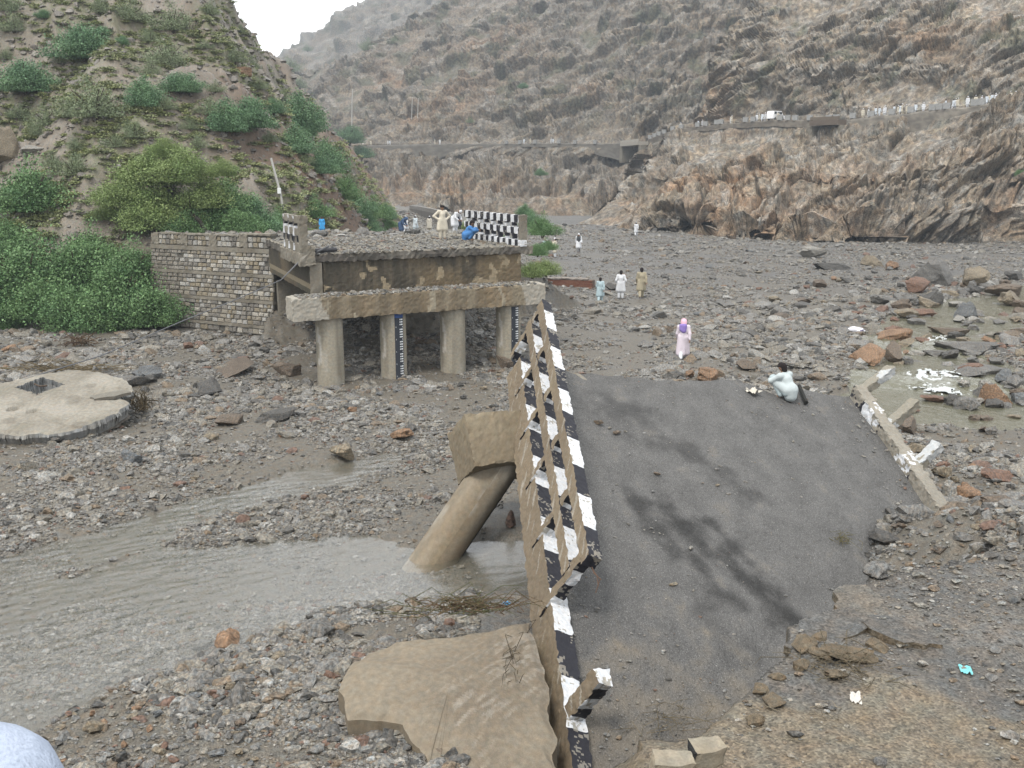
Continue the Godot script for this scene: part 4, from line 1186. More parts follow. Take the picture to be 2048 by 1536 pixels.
# ------------------------------------------------------------------ plants
func leaf_mesh(sd: int, branches: int, per: int, leaf: float, squash: float, c1: Color, c2: Color) -> ArrayMesh:
	# arching branches of unequal length, each feathered with small leaves, so that the outline is ragged
	var r := RandomNumberGenerator.new(); r.seed = sd
	var v := PackedVector3Array(); var col := PackedColorArray()
	for k in branches:
		var a := r.randf() * TAU; var lean := pow(r.randf(), 0.7)
		var out := Vector3(cos(a) * lean, lerpf(1.0, 0.35, lean) * squash, sin(a) * lean)
		var long := r.randf_range(0.55, 1.15)
		var tone := c1.lerp(c2, r.randf())
		var droop := r.randf_range(0.05, 0.35)
		for i in per:
			var t := sqrt(r.randf())
			var cen := out * long * t - Vector3(0, droop * t * t * long * lean, 0)
			var rad := (0.09 + 0.13 * sin(PI * clampf(t, 0.05, 0.92))) * (1.2 - 0.4 * t)
			var o := Vector3(r.randfn(), r.randfn() * 0.8, r.randfn()) * rad
			var p := cen + o
			if p.y < 0.0: p.y = absf(p.y) * 0.4
			var d := (out * 0.6 + Vector3(r.randfn(), r.randfn() - 0.35, r.randfn()) * 0.6).normalized()
			var s := d.cross(Vector3(r.randfn(), r.randfn(), r.randfn())).normalized()
			var l := leaf * r.randf_range(0.6, 1.6); var w := l * r.randf_range(0.22, 0.42)
			var c := tone * r.randf_range(0.75, 1.3)
			for q in [p, p + d * l * 0.5 + s * w, p + d * l, p, p + d * l, p + d * l * 0.5 - s * w]:
				v.append(q); col.append(c)
	return mesh_of(v, PackedInt32Array(range(v.size())), col)

func stem_mesh(sd: int, n: int) -> ArrayMesh:
	var r := RandomNumberGenerator.new(); r.seed = sd
	var b := Bag.new()
	for k in n:
		var a := r.randf() * TAU; var e := Vector3(cos(a) * 0.5, r.randf_range(0.4, 0.75), sin(a) * 0.5)
		add_tube(b, [Vector3(cos(a) * 0.04, -0.15, sin(a) * 0.04), e * 0.45 + Vector3(0, 0.08, 0), e], [0.025, 0.018, 0.008], 5, Color(0.11, 0.085, 0.06))
	return bag_mesh(b)

var bushes: Array[Node3D] = []

func plant(kind: int, p: Vector3, s: Vector3, label: String, group: String, called := "shrub") -> Node3D:
	var src: Node3D = bushes[kind]
	var o: Node3D = src.duplicate(); o.name = numbered(called); add_child(o)
	o.position = p; o.rotation.y = rng.randf() * TAU; o.scale = s
	for k in o.get_meta_list(): o.remove_meta(k)
	tag(o, label, "shrub" if called == "shrub" else "tree", group)
	return o

func build_plants() -> void:
	var cols := [[Color(0.075, 0.145, 0.075), Color(0.13, 0.215, 0.105)], [Color(0.07, 0.142, 0.055), Color(0.13, 0.21, 0.085)], [Color(0.12, 0.155, 0.085), Color(0.18, 0.21, 0.12)], [Color(0.12, 0.178, 0.058), Color(0.19, 0.24, 0.09)]]
	for k in 8:
		var o := Node3D.new()
		var cc: Array = cols[[0, 0, 1, 1, 2, 2, 3, 3][k]]
		var thin: bool = k == 4 or k == 5
		mi("crown", leaf_mesh(500 + k, 26 if thin else 46, 230 if thin else 420, 0.038, 1.0, cc[0], cc[1]), M.leaf, o)
		mi("stem", stem_mesh(600 + k, 7), M.wood, o)
		bushes.append(o)
	# [px, py of the middle, width] as they stand on the slopes
	var hill := "shrubs scattered over the stony hillside"
	for a in [[170, 92, 112, 0, "wide dark green shrub high on the stony hillside"], [52, 160, 105, 0, "big dark shrub on the bare upper slope"], [90, 30, 30, 0, "small round green bush near the top of the hillside"], [192, 208, 120, 4, "broad pale green bush in the middle of the hillside"], [288, 196, 84, 1, "dark bush beside the broad pale green bush on the hillside"], [362, 168, 74, 0, "blue-green bush with a dark shaded underside high on the hillside"], [332, 112, 96, 4, "loose grey-green bush on the upper hillside below the crest"], [345, 42, 90, 4, "grey-green scrub at the top of the slope under the dark crag"]]:
		shrub_at(a[0], a[1], a[2], a[3], a[4], "")
	for a in [[30, 50, 60, 4], [245, 84, 28, 0], [205, 62, 26, 0], [450, 242, 96, 1], [500, 232, 100, 0], [420, 215, 60, 4], [640, 332, 66, 0], [470, 112, 56, 4], [505, 132, 40, 4], [430, 175, 40, 4], [95, 240, 70, 4], [40, 225, 50, 4], [140, 225, 46, 4], [105, 322, 50, 4], [268, 262, 60, 5], [330, 210, 40, 5], [300, 140, 50, 4], [120, 120, 30, 5], [260, 25, 70, 4], [200, 15, 50, 5], [520, 170, 34, 4], [565, 190, 40, 5], [545, 215, 50, 1], [610, 262, 46, 0], [150, 290, 40, 5], [75, 262, 40, 5], [380, 250, 40, 4], [395, 285, 50, 5], [540, 275, 40, 4], [700, 355, 30, 4], [610, 320, 30, 5], [230, 285, 44, 5], [15, 110, 40, 4], [20, 10, 60, 4], [420, 20, 40, 4], [480, 60, 24, 5], [300, 75, 40, 5], [410, 90, 30, 4]]:
		shrub_at(a[0], a[1], a[2], a[3], ["wide", "small"][int(a[2] < 45)] + " grey-green thorn shrub " + hill_words(a[0], a[1]), hill)
	for a in [[598, 240, 105, 1, "dense green bush on the spur where the hillside drops to the valley"], [700, 272, 62, 0, "dark bush hanging over the end of the spur"], [724, 306, 42, 0, "small dark bush lowest on the edge of the spur"], [62, 385, 160, 2, "large feathery bush below the brown boulder"], [150, 335, 70, 5, "thin grey bush above the tree, near the white rock"]]:
		shrub_at(a[0], a[1], a[2], a[3], a[4], "")
	# thicket at the foot of the slope, beside the masonry wall
	var foot := "bushes in the thicket beside the masonry wall"
	for a in [[55, 545, 190, 2], [150, 510, 160, 3], [235, 575, 180, 2], [300, 600, 120, 3], [40, 610, 150, 2], [175, 625, 150, 3], [262, 495, 130, 2], [330, 625, 60, 6], [110, 590, 150, 3], [290, 640, 90, 6], [20, 500, 120, 2], [90, 640, 110, 6], [225, 645, 100, 3], [190, 545, 120, 2], [305, 545, 80, 2], [10, 645, 90, 3]]:
		shrub_at(a[0], a[1], a[2], a[3], ["tall", "low"][int(a[1] > 580)] + [" bright green bush ", " olive bush ", " yellow-tipped bush "][0 if a[3] == 2 else (1 if a[3] == 3 else 2)] + ("against the end of the masonry wall" if a[0] > 250 else ("in the middle of the thicket by the gravel" if a[0] > 100 else "at the far end of the thicket from the wall")), foot, (53.5 + 2.0 * sin(a[0] * 1.7)) if a[1] < 565 else 50.6 + 0.7 * sin(a[0]))
	# behind the wall and along the far road
	var along := "bushes along the far approach road"
	for a in [[455, 395, 130, 2, 58], [515, 430, 110, 1, 58], [430, 440, 110, 2, 57], [560, 440, 90, 2, 60], [480, 450, 90, 3, 56], [390, 450, 90, 2, 56], [600, 425, 90, 1, 72], [655, 425, 100, 1, 78], [705, 420, 90, 1, 84], [745, 410, 76, 2, 88], [772, 405, 50, 1, 92], [630, 452, 80, 2, 66], [690, 448, 80, 2, 76], [740, 440, 70, 1, 84], [580, 455, 70, 2, 60], [775, 432, 40, 2, 90]]:
		shrub_at(a[0], a[1], a[2], a[3], ("leafy green bush crowding behind the parapet of the masonry wall" if a[0] < 575 else ("leafy bush beside the road between the railing stump and the child in blue" if a[0] < 670 else "leafy bush at the bend of the road under the spur")), along, a[4])
	var right_bank := "bushes below the chequered railing"
	for a in [[1085, 455, 56, 2, 56], [1062, 440, 52, 1, 60], [1095, 490, 36, 2, 54], [1075, 500, 40, 3, 52], [1092, 535, 52, 6, 51], [1065, 540, 50, 7, 50], [1050, 420, 40, 1, 66], [935, 440, 40, 6, 100], [1010, 445, 60, 3, 72]]:
		shrub_at(a[0], a[1], a[2], a[3], ("green bush on the bank below the chequered railing" if a[1] < 500 else "olive weed clump on the bank above the red brick wall") if a[0] > 1030 else "green bush seen beyond the openings of the chequered railing", right_bank, a[4])
	# a tree with a leaning trunk over the wall
	var foot_p := ath(418, 474, 55.0)
	var tree := thing("tree", "yellow-green thorn tree with a dark leaning trunk behind the masonry wall", "tree", foot_p)
	var tb := Bag.new()
	var top := ath(330, 370, 57.5) - foot_p
	add_tube(tb, [Vector3(0.15, -0.8, 0), Vector3(-0.05, 0.15, 0), Vector3(-0.5, 0.9, -0.1), top * 0.55, top], [0.16, 0.14, 0.12, 0.09, 0.04], 8, Color(0.035, 0.028, 0.022))
	for k in 7:
		var a := top * (0.4 + 0.08 * k); var e := a + Vector3(rng.randf_range(-2.2, 2.2), rng.randf_range(0.2, 1.5), rng.randf_range(-1.4, 1.4))
		add_tube(tb, [a, a.lerp(e, 0.5) + Vector3(0, 0.2, 0), e], [0.05, 0.035, 0.012], 5, Color(0.05, 0.04, 0.03))
	mi("trunk", bag_mesh(tb), M.wood, tree)
	var spec := [[300, 335, 130, 6], [370, 330, 120, 7], [330, 400, 150, 6], [250, 380, 110, 7], [415, 385, 110, 6], [280, 425, 120, 7], [375, 430, 100, 6], [445, 335, 60, 7], [215, 420, 70, 6], [330, 295, 70, 7]]
	for s in spec:
		var src: MeshInstance3D = bushes[s[3]].get_child(0)
		var c := mi("crown", src.mesh, M.leaf, tree)
		var r: float = s[2] * 0.62 / F * 57.0
		c.position = ath(s[0], s[1], 56.5 + rng.randf_range(-1.2, 1.5)) - foot_p - Vector3(0, r * 0.42, 0)
		c.scale = Vector3(r, r * 0.9, r); c.rotation.y = rng.randf() * TAU
	# far shrubs on the cliffs
	for a in [[1080, 344, 26, 1, 196], [1046, 171, 20, 0, 318], [1664, 45, 26, 4, 216], [1722, 36, 44, 4, 212], [1786, 380, 26, 1, 134], [2040, 346, 26, 3, 122], [1500, 92, 36, 4, 222], [735, 90, 40, 4, 455], [790, 80, 30, 4, 440], [845, 165, 22, 0, 400], [760, 130, 22, 4, 430], [1165, 12, 50, 4, 420], [880, 60, 26, 4, 440], [1540, 92, 30, 4, 212], [1790, 268, 12, 3, 175], [615, 95, 26, 4, 700], [580, 130, 50, 4, 450], [600, 165, 40, 4, 420], [940, 240, 20, 4, 320]]:
		shrub_at(a[0], a[1], a[2], a[3], ("small shrub on the hazy crest of the far mountain" if a[4] > 390 else ("small shrub on the rock above the cliff road" if a[1] < 240 else "small shrub on the rock below the cliff road")), "shrubs on the far rock faces", a[4])
	for b in bushes: b.free()
	# low growth and stones on the hillside
	var tuft := leaf_mesh(700, 11, 24, 0.18, 0.6, Color(0.17, 0.205, 0.095), Color(0.25, 0.26, 0.135))
	var xf := []; var cs := []; var sx := []; var sc := []
	while xf.size() < 9500:
		var d := 52.0 * pow(4.6, rng.randf()); var x := -d * rng.randf_range(0.11, 0.62); var z := -d
		var y := ground(x, z)
		if y < 2.6 or hill_at(x, z) < y - 0.3: continue
		if nb.get_noise_2d(x * 1.6 + 90.0, z * 1.6) + rng.randfn() * 0.16 < -0.06: continue
		var s := rng.randf_range(0.15, 0.42) * (1.0 + d * 0.004)
		xf.append(Transform3D(Basis.from_euler(Vector3(0, rng.randf() * TAU, 0)).scaled(Vector3(s * 1.4, s * 0.75, s * 1.4)), Vector3(x, y - 0.03, z)))
		var q := rng.randf_range(0.7, 1.15); cs.append(Color(q, q, q * rng.randf_range(0.8, 1.1)))
	tag(scatter("ground_cover", tuft, M.leaf, xf, cs), "low grey-green growth covering the stony hillside", "ground cover")
	while sx.size() < 16000:
		var d := 51.0 * pow(4.6, rng.randf()); var x := -d * rng.randf_range(0.11, 0.62); var z := -d
		var y := ground(x, z)
		if y < 1.5 or hill_at(x, z) < y - 0.4: continue
		var s := d * 0.0016 * pow(rng.randf() + 0.02, -0.42)
		s = minf(s, 0.8)
		sx.append(Transform3D(Basis.from_euler(Vector3(rng.randf_range(-.6, .6), rng.randf() * TAU, rng.randf_range(-.6, .6))).scaled(Vector3(s, s * 0.8, s)), Vector3(x, y - s * 0.05, z)))
		var q := rng.randf(); sc.append(Color(0.22, 0.195, 0.168).lerp(Color(0.40, 0.36, 0.31), q * q))
	tag(scatter("hillside_scree", rocks_lo[4], M.stone, sx, sc), "small grey and tan scree lying all over the hillside", "scree")

func hill_words(px: float, py: float) -> String:
	var high := "high on the hillside" if py < 110 else ("half way up the hillside" if py < 230 else "low on the hillside")
	var near := "above the brown boulder" if px < 130 else ("above the yellow-green tree" if px < 390 else ("above the leaning pole" if px < 540 else "along the edge of the spur"))
	return high + " " + near

func shrub_at(px: float, py: float, wide: float, kind: int, label: String, group: String, dist := 0.0) -> void:
	var p: Vector3
	if dist > 0.0: p = ath(px, py + wide * 0.26, dist)
	else: p = on_ground(px, py + wide * 0.22)
	if dist > 0.0 and dist < 110.0:
		var g := ground(p.x, p.z)
		if p.y < g: p.y = g - 0.1
		elif p.y - g < 2.5: p.y = lerpf(p.y, g, 0.6)
	wide *= 1.12 if dist == 0.0 else (1.18 if dist < 58.0 else 1.0)
	var r := wide * 0.60 / F * (EYE.z - p.z)
	plant(kind, p, Vector3(r, r * rng.randf_range(0.85, 1.05), r * 0.9), label, group)

# ------------------------------------------------------------------ stones
func stone_colour(q: float) -> Color:
	if q < 0.34: return Color(0.23, 0.217, 0.198).lerp(Color(0.335, 0.318, 0.29), rng.randf())
	if q < 0.64: return Color(0.26, 0.235, 0.192).lerp(Color(0.36, 0.327, 0.272), rng.randf())
	if q < 0.78: return Color(0.12, 0.114, 0.104).lerp(Color(0.165, 0.155, 0.14), rng.randf())
	if q < 0.89: return Color(0.37, 0.35, 0.31).lerp(Color(0.50, 0.48, 0.44), rng.randf())
	if q < 0.97: return Color(0.25, 0.195, 0.14).lerp(Color(0.31, 0.235, 0.16), rng.randf())
	return Color(0.24, 0.15, 0.11)

func free_of_deck(x: float, z: float) -> bool:
	return not Geometry2D.is_point_in_polygon(Vector2(x, z), HIDDEN_BY_DECK)

func in_brook(x: float, z: float) -> bool: return z > -29.0 and z < -10.0 and x < 5.0 and ground(x, z) < -0.10

func build_rocks() -> void:
	# gravel past counting, coarser with distance
	var xf := []; var cs := []
	for k in 7: xf.append([]); cs.append([])
	var tries := 0; var made := 0
	while made < 300000 and tries < 900000:
		tries += 1
		var a := deg_to_rad(rng.randf_range(-30.5, 30.5)); var r := 8.2 * pow(18.0, rng.randf())
		var x := sin(a) * r; var z := -cos(a) * r
		if not free_of_deck(x, z): continue
		if z > lut(ROAD_END, x) - 0.1 and x > 0.7: continue
		if x > -0.6 and x < 0.7 and z > -22.0: continue
		var y := ground(x, z)
		var d := -z
		if d > 46.0 and (hill_at(x, z) > y - 0.5 or (y > 2.2 and x < lut(FAR_CENTRE, d) + 7.0 and x > -20.0 and d < 60.0 and rng.randf() < 0.3)): continue
		var keep := 1.0
		var clump := nm.get_noise_2d(x * 0.55 + 30.0, z * 0.55)
		keep *= clampf(0.66 + clump * 2.4, 0.05, 1.0)
		if x > 2.0 and x < 14.0 and d > 36.0 and d < 120.0:      # trodden track up the bar
			keep *= lerpf(0.35, 1.0, smoothstep(1.0, 3.5, absf(x - (4.6 + (d - 38.0) * 0.04 + nm.get_noise_1d(d * 0.3) * 2.0))))
		var wet := y < -0.09 and d < 29.0 and x < 5.0
		if wet: keep *= 0.45
		if d > 44.0: keep *= 0.8
		if rng.randf() > keep: continue
		var s := r * 0.00095 * minf(pow(rng.randf() + 0.002, -0.36), 9.0)
		if x > 6.0 and d > 14.0 and d < 60.0: s *= 1.25
		if d < 17.5 and x < 1.0: s *= 1.75
		elif d < 24.0 and x > 2.5: s *= 1.6
		if d > 45.0: s *= lerpf(1.0, 0.5, smoothstep(45.0, 80.0, d))
		if wet: s = minf(s, 0.075)
		s = minf(s, 0.5)
		var k := rng.randi() % 7
		xf[k].append(Transform3D(Basis.from_euler(Vector3(rng.randf_range(-.45, .45), rng.randf() * TAU, rng.randf_range(-.45, .45))).scaled(Vector3(s * rng.randf_range(0.9, 1.4), s * rng.randf_range(0.7, 1.15), s)), Vector3(x, y + s * 0.12, z)))
		cs[k].append(stone_colour(rng.randf()))
		made += 1
	for k in 7:
		tag(scatter("gravel_stones", rocks_lo[k], M.stone, xf[k], cs[k]), ["loose grey gravel of the valley bed", "flat angular pebbles mixed through the valley bed", "dark wet pebbles mixed through the valley bed", "pale pebbles mixed through the valley bed", "rounded cobbles mixed through the valley bed", "brown pebbles mixed through the valley bed", "splintered stones mixed through the valley bed"][k], "gravel")
	# rubble on the broken near road
	xf = []; cs = []
	while xf.size() < 15000:
		var x := rng.randf_range(0.9, 8.0); var z := rng.randf_range(-9.5, -4.2)
		var zf := lut(ROAD_END, x)
		if z < zf + 0.05 and x < 3.2: continue
		if z < zf - 1.0: continue
		var along := clampf(1.0 - (z - zf) / 1.4, 0.0, 1.0)
		if rng.randf() > 0.18 + 0.6 * along + 0.5 * maxf(0.0, nm.get_noise_2d(x * 1.2, z * 1.2)) + (0.25 if x > 3.2 else 0.0): continue
		if z > -6.3 and x < 2.9 and rng.randf() < 0.7: continue
		var s := 0.005 * pow(rng.randf() + 0.004, -0.5)
		s = minf(s, 0.06)
		xf.append(Transform3D(Basis.from_euler(Vector3(rng.randf_range(-.4, .4), rng.randf() * TAU, rng.randf_range(-.4, .4))).scaled(Vector3(s * 1.3, s * 0.7, s)), Vector3(x, ground(x, z) + s * 0.15, z)))
		cs.append(stone_colour(0.2 + 0.75 * rng.randf()))
	tag(scatter("road_grit", rocks_lo[1], M.stone, xf, cs), "stone grit and broken bitumen on the end of the near road", "grit")
	# grit and chips washed over the fallen asphalt
	xf = []; cs = []
	while xf.size() < 5200:
		var x := rng.randf_range(0.25, 8.9); var z := rng.randf_range(-1.0, 12.5)
		var k := 0.10 + 0.9 * smoothstep(1.1, 0.2, x) + 0.8 * smoothstep(7.4, 8.8, x) + 0.7 * smoothstep(7.5, 11.0, z) + 0.5 * smoothstep(0.8, -0.6, z) + 0.6 * maxf(0.0, nm.get_noise_2d(x, z) - 0.12)
		if rng.randf() > k: continue
		var s := 0.007 * minf(pow(rng.randf() + 0.004, -0.42), 6.0)
		var p := SA + SX * x + SN * 0.01 + SZ * z
		xf.append(Transform3D(Basis(SX, SN, SZ) * Basis.from_euler(Vector3(rng.randf_range(-.4, .4), rng.randf() * TAU, rng.randf_range(-.4, .4))).scaled(Vector3(s * 1.3, s * 0.7, s)), p))
		cs.append(stone_colour(rng.randf()))
	tag(scatter("asphalt_grit", rocks_lo[5], M.stone, xf, cs), "grit and small chips washed over the fallen asphalt", "grit")
	# boulders one can tell apart: px, py of the foot's middle, width, height, colour, label
	var tones := {"orange": Color(0.34, 0.21, 0.125), "brown": Color(0.20, 0.155, 0.115), "grey": Color(0.225, 0.213, 0.195), "dark": Color(0.125, 0.117, 0.106), "pale": Color(0.40, 0.375, 0.33), "tan": Color(0.31, 0.255, 0.18), "rust": Color(0.25, 0.15, 0.105), "blue": Color(0.20, 0.205, 0.205)}
	var mats := {}
	for t in tones: mats[t] = mat("rock_" + t, tones[t], 0.65, M.stone.albedo_texture, M.stone.normal_texture, 1.3, 0.9)
	var list := [
		[686, 918, 58, 46, "tan", "round tan boulder on the edge of the small brown pool"],
		[575, 752, 56, 46, "brown", "blocky brown boulder in front of the first standing column"],
		[800, 878, 52, 26, "orange", "flat orange stone on dark gravel between the pool and the cap beam"],
		[706, 826, 22, 22, "orange", "small orange stone below the foot of the first column"],
		[307, 998, 32, 24, "pale", "small white-grey stone beside the narrow channel"],
		[248, 978, 22, 10, "rust", "small red brick-like stone near the channel"],
		[262, 928, 42, 40, "blue", "upright grey stone under the edge of the tank lid"],
		[420, 880, 30, 20, "tan", "tan stone on the mud bank behind the channel"],
		[455, 850, 66, 30, "brown", "muddy flat stone on the bank between the tank lid and the columns"],
		[555, 842, 80, 34, "dark", "long dark muddy stone lying between the tank lid and the columns"],
		[410, 792, 70, 36, "dark", "dark wet rock behind the tank lid"],
		[300, 760, 66, 40, "blue", "blue-grey rock behind the tank lid"],
		[255, 775, 70, 40, "grey", "broad grey rock touching the back of the tank lid"],
		[455, 748, 110, 22, "brown", "thin flat slab of asphalt on the gravel before the masonry wall"],
		[455, 1302, 54, 54, "orange", "orange-brown stone at the water's edge on the near bank"],
		[405, 1300, 40, 26, "grey", "low grey stone beside the orange-brown stone at the water's edge"],
		[640, 1278, 62, 40, "grey", "broad grey stone on the near bank behind the mud slab"],
		[700, 1334, 56, 24, "brown", "flat brown stone against the end of the mud slab"],
		[660, 1362, 26, 34, "rust", "reddish oval stone beside the mud slab"],
		[475, 1408, 56, 50, "grey", "pointed grey stone with white veins on the near bank"],
		[190, 1465, 36, 30, "tan", "tan stone on the near gravel bank"],
		[820, 1208, 28, 20, "brown", "brown stone at the end of the shallow stream"],
		[1020, 1052, 34, 40, "rust", "red stone in the gap between the toppled column and the fallen deck"],
		[1008, 738, 40, 44, "brown", "brown boulder at the foot of the fourth column"],
		[1418, 762, 56, 44, "orange", "big orange rock behind the edge of the fallen deck"],
		[1380, 756, 26, 28, "orange", "tilted orange slab beside the big orange rock"],
		[1494, 740, 48, 36, "brown", "dark brown split rock behind the squatting man"],
		[1340, 668, 26, 20, "brown", "brown stone to the side of the walking person in white"],
		[1632, 516, 50, 34, "pale", "pale jagged rock standing on the gravel bar"],
		[1662, 540, 76, 22, "dark", "long dark flat rock next to the pale jagged rock"],
		[1742, 532, 44, 26, "tan", "slanted tan rock out on the gravel bar"],
		[1785, 540, 40, 24, "orange", "orange rock out on the gravel bar"],
		[1735, 738, 84, 44, "orange", "large orange-brown boulder by the head of the pool"],
		[1790, 735, 60, 50, "brown", "brown boulder at the lip of the white water"],
		[1940, 716, 110, 36, "grey", "long low grey boulder over the white water"],
		[1945, 758, 44, 30, "rust", "wet red boulder at the foot of the white water"],
		[1985, 822, 58, 52, "orange", "big rust-coloured boulder on the bank of the pool"],
		[1912, 825, 40, 34, "dark", "dark round rock with a pale face in the pool"],
		[1865, 818, 56, 22, "rust", "low reddish rock standing in the pool"],
		[1815, 838, 44, 10, "rust", "flat red slab at the edge of the pool"],
		[1960, 760, 90, 26, "grey", "grey slab beside the wet red boulder"],
		[1900, 680, 60, 26, "brown", "brown boulder in the middle of the rapid"],
		[1840, 640, 50, 22, "rust", "reddish rock beside the upper rapid"],
		[2010, 600, 70, 34, "brown", "large brown boulder beside the upper river"],
		[1880, 570, 110, 60, "grey", "huge angular grey boulder far up the river bed"],
		[1950, 575, 60, 50, "tan", "tan boulder tufted with dry grass far up the river bed"],
		[2030, 560, 40, 24, "dark", "dark boulder at the far bend of the river"],
		[1870, 612, 46, 34, "dark", "dark upright boulder by the upper river"],
		[1605, 610, 44, 26, "brown", "brown boulder among cobbles on the bar"],
		[1560, 640, 50, 22, "brown", "flat dark-edged stone on the bar behind the white bundle"],
		[1770, 608, 44, 26, "grey", "grey boulder between the bar and the river"],
		[1640, 575, 34, 26, "brown", "dark brown boulder half way up the bar"],
		[1610, 940, 1, 1, "grey", ""],
		[1810, 975, 44, 30, "tan", "tan stone at the end of the broken kerb"],
		[1900, 1000, 36, 40, "pale", "white upright stone beside the broken kerb"],
		[1890, 955, 40, 34, "tan", "pair-topped tan boulder beyond the broken kerb"],
		[2000, 960, 60, 26, "rust", "red flat boulder on the gravel beyond the kerb"],
		[1775, 1090, 78, 34, "dark", "tilted piece of broken asphalt at the edge of the fallen deck"],
		[1752, 1152, 46, 34, "grey", "grey stone on the corner of the fallen deck by the road"],
		[1940, 1000, 50, 30, "orange", "orange-brown boulder on the gravel slope"],
		[2000, 1010, 56, 26, "brown", "brown boulder on the gravel slope near the frame of boulders"],
		[1225, 580, 30, 16, "dark", "dark bundle-like rock beside the three standing walkers"],
		[300, 765, 30, 24, "dark", "dark stone behind the lid"],
		[1100, 690, 26, 14, "grey", "grey stone behind the top of the fallen railing"]]
	for a in list:
		if a[5] == "": continue
		boulder(a[0], a[1], a[2], a[3], mats[a[4]], a[5], "")
	var hp := on_ground(8, 300)
	var big := boulder(8, 322, 62, 80, mats["tan"], "huge brown boulder jutting from the hillside above the thicket", "")
	big.position += Vector3(0, 0, 0)
	boulder(62, 306, 60, 22, mats["pale"], "white weathered rock outcrop beside the huge brown boulder", "")
	boulder(240, 338, 22, 12, mats["pale"], "small white rock on the slope above the tree", "")
	boulder(540, 205, 34, 26, mats["tan"], "tan rock breaking out of the spur", "")
	boulder(480, 150, 44, 26, mats["orange"], "orange rock face below the crest of the spur", "")
	# the rest of the large stones, each on its own, biggest in the picture
	var zones := [
		[[0, 1290, 700, 1536], 62, [14, 34], "angular stone in the coarse gravel of the near bank", "stones of the near bank"],
		[[1790, 900, 2048, 1110], 46, [18, 44], "stone in the rubble slope between the near road and the river", "stones of the rubble slope"],
		[[1380, 500, 1800, 660], 50, [12, 26], "cobble on the gravel bar across from the fallen deck", "cobbles on the gravel bar"],
		[[1790, 560, 2048, 870], 100, [18, 60], "boulder in the river bed above the pool", "boulders in the river bed"],
		[[0, 690, 620, 960], 34, [12, 26], "muddy stone on the flat before the masonry wall", "stones on the mud flat"],
		[[690, 690, 1020, 800], 22, [10, 26], "stone lying among the standing columns", "stones among the columns"]]
	for zn in zones:
		var rc: Array = zn[0]; var n: int = 0; var guard := 0
		while n < zn[1] and guard < 900:
			guard += 1
			var px := rng.randf_range(rc[0], rc[2]); var py := rng.randf_range(rc[1], rc[3])
			var p := on_ground(px, py)
			if not free_of_deck(p.x, p.z): continue
			if p.x > -3.3 and p.x < 0.8 and p.z > -14.6: continue
			if p.x > 0.6 and p.z > lut(ROAD_END, p.x) - 0.3: continue
			if p.z > -29.0 and p.x < 4.0 and p.y < -0.08: continue
			if px < 310 and py > 740 and py < 900: continue
			if px > 1660 and px < 1930 and py > 742 and py < 862: continue
			var w := rng.randf_range(zn[2][0], zn[2][1]); w = w if rng.randf() < 0.35 else lerpf(zn[2][0], w, 0.4)
			var tone: String = ["grey", "grey", "blue", "brown", "tan", "pale", "dark", "brown", "tan", "grey", "grey", "tan", "rust", "orange"][rng.randi() % 14]
			var word: String = {"grey": "grey", "blue": "blue-grey", "brown": "brown", "tan": "tan", "pale": "pale", "dark": "dark", "rust": "reddish", "orange": "orange-brown"}[tone]
			boulder(px, py, w, w * rng.randf_range(0.45, 0.85), mats[tone], word + " " + zn[3] + [", flat and broad", ", small"][int(w < (zn[2][0] + zn[2][1]) * 0.42)], zn[4])
			n += 1

func boulder(px: float, py: float, w: float, h: float, m: Material, label: String, group: String) -> MeshInstance3D:
	var p := on_ground(px, py)
	var d := EYE.distance_to(p) * 0.98
	if p.x > 9.0 and p.z < -26.0 and p.z > -82.0:
		var b := path_d(RIVER, p.x, p.z)
		if b.x < 4.5: p.y = maxf(p.y, lut(RIVER_Y, b.y) - 0.06)
	var sx := w / F * d * 0.5; var sy := h / F * d * 0.5
	var o := mi("boulder" if w > 40 or sx > 0.5 else "stone", rocks_hi[rng.randi() % rocks_hi.size()], m)
	o.position = p + Vector3(0, sy * 0.55, -sx * 0.3)
	o.basis = Basis.from_euler(Vector3(rng.randf_range(-.2, .2), rng.randf() * TAU, rng.randf_range(-.25, .25))) * Basis.from_scale(Vector3(sx, sy * 1.15 / 0.8, sx))
	tag(o, label, "boulder" if String(o.name).begins_with("boulder") else "stone", group)
	return o

# ------------------------------------------------------------------ the cliff road and what stands along it
func ledge_wall(called: String, label: String, px0: float, px1: float, drop: Array, c1: Color, c2: Color, front: float) -> void:
	var n := 90; var rows := 14
	var v := PackedVector3Array(); var col := PackedColorArray()
	var o := ath(px0, lut(ROAD_PX, px0), lut(ROAD_D, px0))
	for j in rows + 2:
		for i in n:
			var px := lerpf(px0, px1, float(i) / (n - 1))
			var dr := lut(PackedFloat32Array(drop), px)
			var d := lut(ROAD_D, px)
			var p: Vector3
			if j == rows + 1: p = ath(px, lut(ROAD_PX, px), d + 0.6) + Vector3(0, 0.42, 0)
			else:
				var t := float(j) / rows
				p = ath(px, lut(ROAD_PX, px), d - front) + Vector3(0, 0.4 - dr * (1.0 - t), (1.0 - t) * dr * 0.22)
			p += Vector3(0, nm.get_noise_3dv(p * 0.5) * 0.25, nm.get_noise_3dv(p * 0.8) * 0.3)
			v.append(p - o)
			col.append(c1.lerp(c2, clampf(0.5 + 1.3 * nm.get_noise_3dv(p * Vector3(1.2, 2.5, 1.2)) + 0.5 * nf.get_noise_3dv(p * 7.0), 0, 1)))
	var w := mi(called, mesh_of(v, sheet_index(n, rows + 2, true), col), M.concrete)
	w.position = o
	tag(w, label, "retaining wall")

